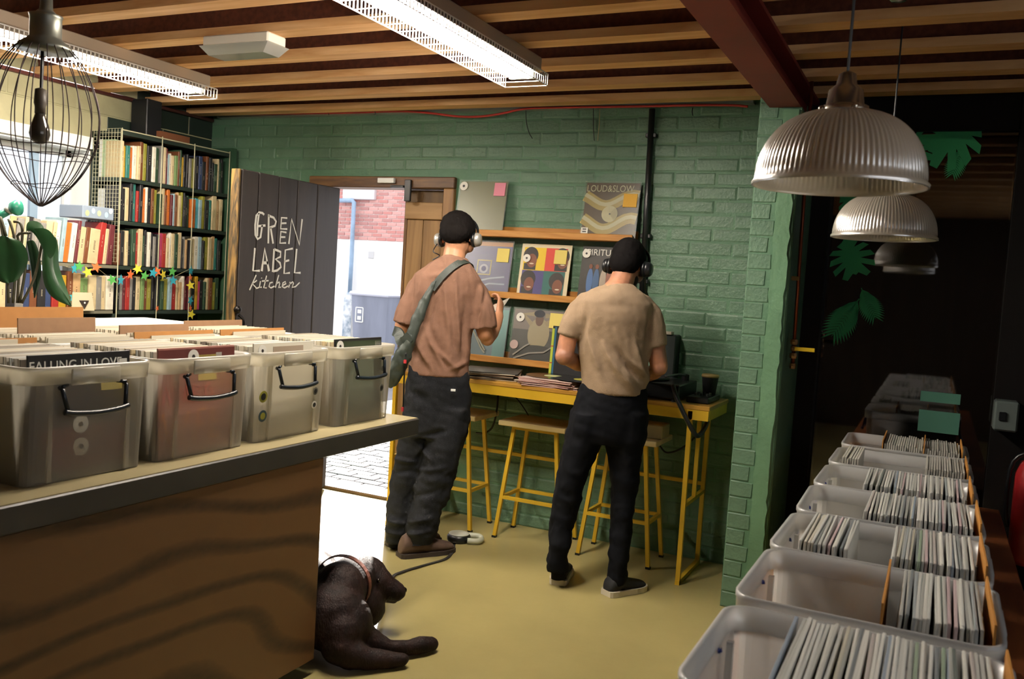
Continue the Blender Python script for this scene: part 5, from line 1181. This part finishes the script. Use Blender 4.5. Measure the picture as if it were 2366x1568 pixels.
DR1 = drape(G1, [(1055, 630, 1062, 800, .016, .014), (1030, 650, 1046, 820, .014, .014), (1080, 690, 1070, 840, -.02, .016), (985, 750, 1035, 860, .018, .013), (962, 780, 1008, 858, .016, .012), (1012, 690, 985, 770, -.014, .014), (1000, 790, 1066, 856, .014, .012), (1128, 660, 1102, 750, -.014, .014), (1040, 850, 1083, 832, .016, .011), (1108, 650, 1120, 750, .012, .015), (985, 625, 960, 720, .012, .016), (1000, 640, 1050, 628, .012, .014)])
HEM1 = on_plane(1010, 866, G1).z
def fold1(p, n):
    u = (p-G1).dot(RH); z = p.z; base = cloth_fold(17, .013, RH*-.30+V((0, 0, 1)), 2)(p, n)
    base = base*.6*max(.15, min(1, (z-HEM1)*14)) + DR1(p, n)*max(.2, min(1, (z-HEM1)*14))
    return base + .009*max(.1, min(1, (z-HEM1)*14))*math.sin(u*60+z*34)*max(0, min(1, (1.35-z)*3))*(.5+.5*noise.noise(p*6))
remesh(s_, 't_shirt', TS1, .0085, p1, smooth_it=2, disp=fold1)
TR1 = mat('charcoal_twill', '1e2024', .85, var=.3, vscale=9, bump=.2, bscale=200, spec=.15)
t_ = MB()
t_.loft(rings_px(G1, [(845, 943, 1084, 0, .125), (880, 938, 1087, 0, .130), (925, 934, 1090, .0, .135), (970, 932, 1086, 0, .130), (1005, 925, 1080, 0, .12)]), 22)
t_.loft(rings_px(G1, [(940, 934, 1000, .01, .11), (1000, 922, 992, .02, .105), (1060, 912, 982, .03, .095), (1120, 903, 966, .03, .085), (1180, 894, 952, .02, .078), (1232, 890, 945, .015, .075), (1250, 891, 944, .01, .07)]), 18)
t_.loft(rings_px(G1, [(940, 1000, 1088, .0, .125), (1000, 986, 1080, -.01, .115), (1060, 974, 1062, -.02, .105), (1120, 960, 1046, -.03, .095), (1180, 946, 1024, -.045, .086), (1225, 938, 1008, -.055, .082), (1256, 934, 1000, -.06, .08)]), 18)
def foldt(seed, amp=.006):
    c1 = cloth_fold(15, amp, RH+V((0, 0, -.2)), seed)
    return lambda p, n: c1(p, n)*(1.5 if p.z < .45 else 1)
DT1 = drape(G1, [(978, 1000, 1040, 985, -.016, .014), (985, 1005, 960, 1050, .016, .013), (908, 1055, 965, 1062, .016, .012), (965, 1020, 1010, 1060, .016, .013), (905, 1090, 955, 1080, -.012, .012), (962, 1080, 1035, 1070, .014, .012), (950, 1140, 1020, 1120, -.012, .012), (942, 1195, 1005, 1180, .016, .011), (938, 1222, 1000, 1210, .016, .010), (894, 1195, 945, 1205, .014, .011), (890, 1222, 944, 1228, .014, .010), (950, 900, 1010, 930, -.008, .02)])
remesh(t_, 'trousers', TR1, .009, p1, smooth_it=2, disp=lambda p, n, g=foldt(4, .008): g(p, n)+DT1(p, n))
MB().bbox(-.012, .012, -.002, .002, -.006, .006, .001, Matrix.Translation(Q1(1047, 901, -.142)) @ Matrix.Rotation(YAW, 4, 'Z')).build('pocket_tag', WHITEP, p1)
BT = mat('brown_boot_suede', '4a382e', .8, var=.15, vscale=20); BS = mat('brown_sole', '30261f', .8)
h1, e1 = on_z(922, 1287), on_z(1046, 1272); shoe(G1, h1, e1, .105, .12, BT, BS, p1, 'boot', True)
h2 = on_z(896, 1262); shoe(G1, h2, h2+(e1-h1)*.98, .10, .12, BT, BS, p1, 'boot', True)
def sock(G, pts, parent, m_):
    mb = MB(); mb.tube([on_plane(x, y, G+NH*o) for x, y, o, r in pts], [r for *_, r in pts], 14); mb.build('sock', m_, parent, smooth=True)
SKM = mat('black_sock', '121216', .9, spec=.1)
sock(G1, [(920, 1205, .015, .040), (914, 1240, .01, .038), (912, 1262, .005, .037)], p1, SKM); sock(G1, [(970, 1215, -.05, .042), (962, 1250, -.05, .041), (958, 1280, -.05, .040)], p1, SKM)
# headphones
def headphones(M, label, cupm, padm, s=1.0, top=.132, w=.100):
    o = thing('headphones', label, 'headphones', M @ V((0, 0, .0)))
    pts = [M @ V((w*math.sin(a)*s, .012, (.02+(top-.02)*math.cos(a))*s)) for a in [math.radians(-92+184*i/24) for i in range(25)]]
    MB().tube(pts, .007, 8).build('headband', padm, o, smooth=True)
    for sx in (-1, 1):
        c = M @ V((sx*w*s, .008, -.01*s)); R = M.to_3x3().to_4x4() @ Matrix.Rotation(math.pi/2*sx, 4, 'Y')
        _e = MB().lathe([(.001, .026), (.026, .024), (.033, .016), (.036, .004), (.036, -.004)], c, 24, R); cup_ = _e.build('ear_cup', cupm, o, smooth=True)
        MB().lathe([(.036, -.004), (.040, -.010), (.036, -.022), (.02, -.022)], c, 24, R).build('ear_pad', padm, cup_, smooth=True)
    return o
hp_ = headphones(M1, 'black headphones with silver cups on the person with the sling bag', mat('silver_cup', 'bdbab2', .3, .5), BLACKPL, 1.0)
MB().tube(catmull([M1 @ V((-.105, .0, -.04)), M1 @ V((-.11, -.02, -.1)), Q1(1015, 590, .0), Q1(1000, 600, .1)], 5), .003, 6).build('cord', BLACKPL, hp_, smooth=True)
# sling bag
BG = mat('green_nylon', '303934', .55, var=.12, vscale=12, bump=.2, bscale=60)
sbg = thing('sling_bag', 'dark green nylon sling bag worn across the back', 'bag', Q1(940, 800, -.15))
m = MB()
m.loft([(Q1(x, y, o), (RH*.8+V((0, 0, 1))*.5)*w, NH*d) for x, y, o, w, d in ((1004, 648, -.140, .022, .010), (984, 685, -.152, .042, .020), (968, 728, -.158, .050, .026), (955, 765, -.162, .048, .030), (936, 802, -.165, .070, .040), (922, 842, -.160, .074, .038), (914, 872, -.150, .056, .028), (908, 894, -.140, .022, .014))], 16)
remesh(m, 'pouch', BG, .008, sbg, smooth_it=2, disp=cloth_fold(26, .008, RH*.5+V((0, 0, -1)), 9))
def ribbon(pts, w, t, nm, m_, par, nrm):
    P = catmull(pts, 6); mb = MB(); vs = []; n = len(P)
    for i, p in enumerate(P):
        d = (P[min(n-1, i+1)]-P[max(0, i-1)]).normalized(); nn = V(nrm(p) if callable(nrm) else nrm); nn = (nn-d*nn.dot(d)).normalized(); s = d.cross(nn)
        vs += [p+s*w/2+nn*t/2, p-s*w/2+nn*t/2, p-s*w/2-nn*t/2, p+s*w/2-nn*t/2]
    mb.add(vs, [(i*4+k, i*4+(k+1) % 4, i*4+4+(k+1) % 4, i*4+4+k) for i in range(n-1) for k in range(4)] + [(3, 2, 1, 0), ((n-1)*4, (n-1)*4+1, (n-1)*4+2, (n-1)*4+3)])
    return mb.build(nm, m_, par)
ribbon([Q1(998, 668, -.148), Q1(1020, 640, -.142), Q1(1045, 617, -.125), Q1(1068, 604, -.085), Q1(1085, 606, -.02), Q1(1088, 630, .1)], .036, .004, 'strap', BG, sbg, lambda p: V((0, 0, 1))*.6-NH)
ribbon([Q1(948, 775, -.185), Q1(930, 790, -.175), Q1(922, 772, -.13), Q1(915, 765, -.05)], .05, .03, 'side_strap', BG, sbg, -NH)
MB().tube(catmull([Q1(938, 815, -.2), Q1(934, 870, -.17), Q1(932, 930, -.15), Q1(930, 950, -.145)], 5), .004, 6).build('drawcord', BLACKPL, sbg, smooth=True)
MB().cbox(Q1(936, 835, -.205), .012, .008, .018).build('zip_pull', mat('red_zip_pull', 'b03038', .5), sbg)
MB().cbox(Q1(930, 945, -.152), .01, .01, .022).build('cord_toggle', mat('red_toggle', 'a02c30', .5), sbg)
# white sleeve in the raised hand
pa, pb, pc_, pd_ = Q1(1138, 705, .27), Q1(1178, 687, .33), Q1(1164, 708, .31), Q1(1144, 718, .27)
o = MB().add([pa, pb, pc_, pd_]+[q+NH*.002 for q in (pa, pb, pc_, pd_)], [(0, 1, 2, 3), (7, 6, 5, 4), (0, 4, 5, 1), (1, 5, 6, 2), (2, 6, 7, 3), (3, 7, 4, 0)]).build('paper_sleeve', mat('white_paper', 'e2ddd0', .7), org=pa); tag(o, 'white paper sleeve held up in one hand', 'paper')

# ---- person in black trousers
G2 = V((-1.40, 4.02, 0)); Q2 = lambda x, y, o=0: on_plane(x, y, G2+NH*o)
b = MB(); Hc2 = Q2(1450, 612, .06); M2 = head_frame(Hc2, 24, 34, 3)
add_head(b, M2, 1.0)
chain(b, G2, [(1443, 632, .03, .056), (1434, 655, .0, .060), (1425, 680, -.02, .078)])
b.loft(rings_px(G2, [(668, 1390, 1465, -.02, .07), (700, 1358, 1488, -.02, .09), (740, 1345, 1495, -.01, .105), (820, 1345, 1492, 0, .105), (890, 1352, 1485, 0, .11), (950, 1335, 1490, 0, .11), (1000, 1345, 1480, 0, .1)]), 18)
chain(b, G2, [(1352, 722, .0, .040), (1316, 765, -.01, .046), (1304, 822, -.02, .046), (1335, 838, .10, .041), (1372, 850, .22, .029)])
hand(b, Q2(1375, 852, .225), RH*.35+NH*.9-UPV*.1, UPV, RH, .45)
chain(b, G2, [(1486, 726, .0, .040), (1512, 780, .0, .048), (1523, 848, .0, .043), (1512, 858, .12, .040), (1500, 868, .24, .029)])
hand(b, Q2(1499, 869, .245), NH*.95-RH*.1-UPV*.15, UPV, -RH, .45)
chain(b, G2, [(1360, 970, .0, .065), (1315, 1120, .0, .05), (1291, 1270, -.02, .034), (1292, 1325, -.02, .028)])
chain(b, G2, [(1445, 970, .0, .065), (1443, 1130, .0, .05), (1430, 1290, -.055, .034), (1428, 1350, -.06, .028)])
p2 = remesh(b, 'person', SKIN2, .0055, None, org=G2, smooth_it=3)
tag(p2, 'person in beige t-shirt and slim black trousers bending over the table', 'person')
hb_ = MB(); R2 = M2.to_3x3().to_4x4()
hb_.ball(M2 @ V((0, -.018, .034)), .085, .103, .092, R2); hb_.ball(M2 @ V((0, -.045, -.015)), .076, .066, .072, R2)
remesh(hb_, 'hair', mat('cropped_black_hair', '0a0808', .85, spec=.08), .007, p2, smooth_it=1, disp=lambda p, n: .002*noise.noise(p*90))
bd = MB(); bd.ball(M2 @ V((0, .052, -.082)), .05, .046, .036, R2); bd.ball(M2 @ V((0, .03, -.06)), .066, .05, .04, R2)
remesh(bd, 'beard', mat('dark_beard', '1e1512', .8), .007, p2, smooth_it=1, disp=lambda p, n: .002*noise.noise(p*90))
eyes(M2, p2)
TS2 = mat('beige_cotton', '907c66', .9, var=.05, vscale=25, bump=.25, bscale=300, spec=.1)
s_ = MB()
s_.loft(rings_px(G2, [(655, 1402, 1462, -.02, .066), (664, 1388, 1474, -.02, .08), (678, 1352, 1494, -.02, .10), (698, 1334, 1508, -.02, .118), (735, 1325, 1513, -.012, .13), (790, 1332, 1508, 0, .132), (850, 1340, 1498, .0, .128), (890, 1344, 1494, 0, .132), (908, 1348, 1490, 0, .132)]), 24)
chain(s_, G2, [(1352, 697, -.01, .048), (1335, 722, -.0, .057), (1324, 747, -.005, .060), (1318, 760, -.008, .058), (1313, 777, -.01, .056)], open_end=True)
chain(s_, G2, [(1486, 702, -.01, .050), (1501, 727, .0, .060), (1509, 760, .0, .063), (1512, 778, .0, .061), (1514, 800, .0, .059)], open_end=True)
DR2 = drape(G2, [(1385, 790, 1440, 890, .016, .013), (1358, 780, 1388, 870, .014, .012), (1418, 800, 1482, 898, -.018, .014), (1458, 785, 1478, 860, .014, .012), (1436, 850, 1492, 900, .018, .012), (1352, 715, 1338, 800, -.014, .013), (1500, 720, 1488, 810, -.018, .015), (1405, 820, 1462, 905, .012, .012), (1440, 820, 1490, 870, .014, .012), (1380, 700, 1470, 705, -.008, .02)])
HEM2 = on_plane(1420, 908, G2).z
def fold2(p, n):
    u = (p-G2).dot(RH); z = p.z; base = cloth_fold(16, .010, RH*-.45+V((0, 0, 1)), 5)(p, n)
    base = base*.6*max(.15, min(1, (z-HEM2)*14)) + DR2(p, n)*max(.2, min(1, (z-HEM2)*14))
    return base + .010*max(.1, min(1, (z-HEM2)*14))*math.sin(u*52+z*40)*max(0, min(1, (1.25-z)*4))*max(0, min(1, (u+.05)*6))
remesh(s_, 't_shirt', TS2, .0085, p2, smooth_it=2, disp=fold2)
TR2 = mat('black_twill', '090b10', .85, spec=.12)
t_ = MB()
t_.loft(rings_px(G2, [(890, 1343, 1494, 0, .122), (925, 1330, 1498, 0, .128), (960, 1318, 1500, 0, .135), (1000, 1312, 1496, 0, .125), (1020, 1312, 1490, 0, .115)]), 22)
t_.loft(rings_px(G2, [(950, 1318, 1400, .0, .125), (1010, 1307, 1396, .0, .11), (1070, 1292, 1368, .0, .095), (1130, 1280, 1346, .0, .085), (1200, 1270, 1330, -.01, .075), (1260, 1266, 1318, -.025, .066), (1294, 1264, 1312, -.03, .062), (1318, 1266, 1312, -.03, .058)]), 18)
t_.loft(rings_px(G2, [(950, 1400, 1500, .0, .125), (1010, 1398, 1490, .0, .115), (1070, 1406, 1480, .0, .098), (1130, 1410, 1474, .0, .088), (1200, 1410, 1464, -.02, .078), (1270, 1406, 1454, -.05, .068), (1330, 1403, 1448, -.07, .062), (1348, 1404, 1446, -.07, .056)]), 18)
remesh(t_, 'trousers', TR2, .009, p2, smooth_it=2, disp=foldt(7, .008))
SH = mat('black_canvas', '15161a', .8); SO = mat('white_rubber', 'c9c2b0', .6)
hh, ee = on_z(1400, 1376), on_z(1486, 1358); shoe(G2, hh, ee, .10, .085, SH, SO, p2, 'shoe', True, .018)
hh = on_z(1289, 1352); shoe(G2, hh, hh+NH*.26+RH*.045, .10, .085, SH, SO, p2, 'shoe', True, .018)
sock(G2, [(1293, 1250, -.02, .040), (1291, 1300, -.02, .038), (1291, 1335, -.02, .038)], p2, SKM); sock(G2, [(1432, 1270, -.055, .040), (1429, 1320, -.058, .040), (1428, 1360, -.06, .040)], p2, SKM)
hp_ = headphones(M2, 'black headphones on the person in black trousers', mat('black_cup', '16171a', .3), BLACKPL, .96, .128, .102)
MB().tube(catmull([M2 @ V((.1, .0, -.04)), Q2(1492, 668, .1), Q2(1500, 690, .15), Q2(1502, 720, .2)], 5), .003, 6).build('cord', BLACKPL, hp_, smooth=True)

# ------------------------------------------------------------------ dog, lead and lead reel
FUR = mat('chocolate_fur', '24120d', .65, spec=.25, col2='130806', vscale=30, bump=.4, bscale=160, stretch=(1, 1, .4))
D = lambda x, y, z: on_z(x, y, z)
dg_ = MB()
def dch(pts, n=16):
    P = [V(p[:3]) for p in pts]; dg_.tube(P, [p[3] for p in pts], n)
    for p in pts: dg_.ball(p[:3], p[3]*.99, n=14, m=9)
def dd(x, y, z, r): return (*D(x, y, z), r)
dch([(-2.60, 2.92, .15, .13), (-2.40, 2.88, .17, .155), (-2.20, 2.86, .175, .15), dd(768, 1422, .16, .135), dd(792, 1438, .14, .115)])
dch([dd(772, 1392, .19, .115), dd(785, 1360, .24, .105), dd(815, 1335, .25, .09)])                       # neck
dch([dd(822, 1325, .245, .084), dd(850, 1330, .235, .080), dd(872, 1345, .215, .062), dd(893, 1357, .195, .048), dd(916, 1366, .178, .040)])     # skull and muzzle
dch([dd(850, 1355, .19, .060), dd(880, 1370, .16, .040), dd(908, 1377, .145, .030)])                     # jaw
dch([dd(835, 1385, .16, .085), dd(845, 1405, .12, .08)])              # throat to chest
dch([dd(785, 1455, .13, .095), dd(825, 1468, .09, .07), dd(862, 1485, .06, .048), dd(900, 1497, .04, .033), dd(940, 1496, .035, .030), dd(975, 1490, .035, .034), dd(998, 1487, .03, .027)])   # far foreleg
dch([dd(785, 1488, .09, .075), dd(810, 1512, .06, .055), dd(850, 1522, .042, .040), dd(900, 1523, .034, .032), dd(930, 1523, .03, .026)])   # near foreleg
dch([(-2.62, 2.80, .12, .10), (-2.45, 2.70, .09, .08), (-2.62, 2.66, .06, .045), (-2.45, 2.64, .04, .035)])    # folded hind leg
dch([(-2.70, 2.95, .1, .04), (-2.85, 2.98, .05, .025), (-3.0, 2.95, .025, .015)])       # tail
dog = remesh(dg_, 'dog', FUR, .008, None, org=D(760, 1500, 0), smooth_it=4, disp=lambda p, n: .0015*noise.noise(p*60)+.003*noise.noise(p*14))
tag(dog, 'chocolate brown dog lying on the floor beside the counter', 'dog')
FD = mat('dark_fur', '20120e', .6)
er = MB(); er.loft([(D(812, 1296, .30), RH*.030, NH*.010), (D(822, 1318, .27), RH*.040, NH*.012), (D(830, 1345, .235), RH*.034, NH*.010), (D(834, 1366, .205), RH*.014, NH*.006)], 12)
e_ = remesh(er, 'ear', FD, .006, dog, smooth_it=2)
e_.location += -NH*.07
MB().ball(D(931, 1363, .182), .016, .018, .013).build('nose', mat('wet_nose', '140d0c', .25), dog, smooth=True)
MB().ball(D(878, 1332, .245)-NH*.045, .008).build('eye', mat('dog_eye', '120c08', .1), dog, smooth=True)
ncol = MB(); c0, ax = D(792, 1348, .245), (D(822, 1325, .245)-D(775, 1368, .24)).normalized(); u_ = ax.orthogonal().normalized(); v_ = ax.cross(u_)
col_ = thing('dog_collar', 'brown leather collar with a metal clip on the dog', 'collar', c0)
ring = [c0+(u_*math.cos(2*math.pi*k/32)+v_*math.sin(2*math.pi*k/32))*.112 for k in range(32)]
vs = []
for q in ring: nr = (q-c0).normalized(); vs += [q+ax*.012+nr*.002, q-ax*.012+nr*.002, q-ax*.012-nr*.002, q+ax*.012-nr*.002]
MB().add(vs, [(i*4+k, i*4+(k+1) % 4, ((i+1) % 32)*4+(k+1) % 4, ((i+1) % 32)*4+k) for i in range(32) for k in range(4)]).build('band', mat('brown_collar', '6a3c30', .6), col_)
cl = MB(); cl.tube([D(818, 1330, .25)-NH*.10, D(820, 1345, .24)-NH*.10, D(824, 1358, .22)-NH*.10], .006, 8); cl.build('clip', CHROME, col_, smooth=True)
ld = ribbon([D(868, 1420, .08), D(880, 1400, .05), D(905, 1340, .0)+V((0, 0, .01)), D(930, 1320, .008), D(980, 1305, .006), D(1030, 1290, .006), D(1046, 1272, .006), D(1049, 1258, .012), D(1050, 1252, .03)], .016, .003, 'dog_lead', mat('black_webbing', '1c1a1a', .7), None, (0, 0, 1))
tag(ld, 'black webbing dog lead running across the floor under the boot', 'lead')
rp_ = D(1068, 1250, 0); rl = thing('lead_reel', 'black and white retractable lead reel lying on the floor', 'reel', rp_)
MB().lathe([(.001, 0), (.058, 0), (.066, .012), (.066, .03), (.058, .042), (.001, .042)], rp_+RH*-.02, 28).build('body', BLACKPL, rl, smooth=True)
MB().lathe([(.057, .040), (.057, .046), (.04, .05), (.001, .051)], rp_+RH*-.02, 28).build('cover', mat('pale_grey_plastic', 'c8cabc', .4), rl, smooth=True)
MB().tube(catmull([rp_+RH*.03+NH*-.05+V((0, 0, .02)), rp_+RH*.09+NH*-.045+V((0, 0, .02)), rp_+RH*.105+V((0, 0, .022)), rp_+RH*.085+NH*.045+V((0, 0, .022)), rp_+RH*.03+NH*.05+V((0, 0, .022))], 5), .016, 10).build('grip', mat('pale_grip', 'b8bca8', .4), rl, smooth=True)
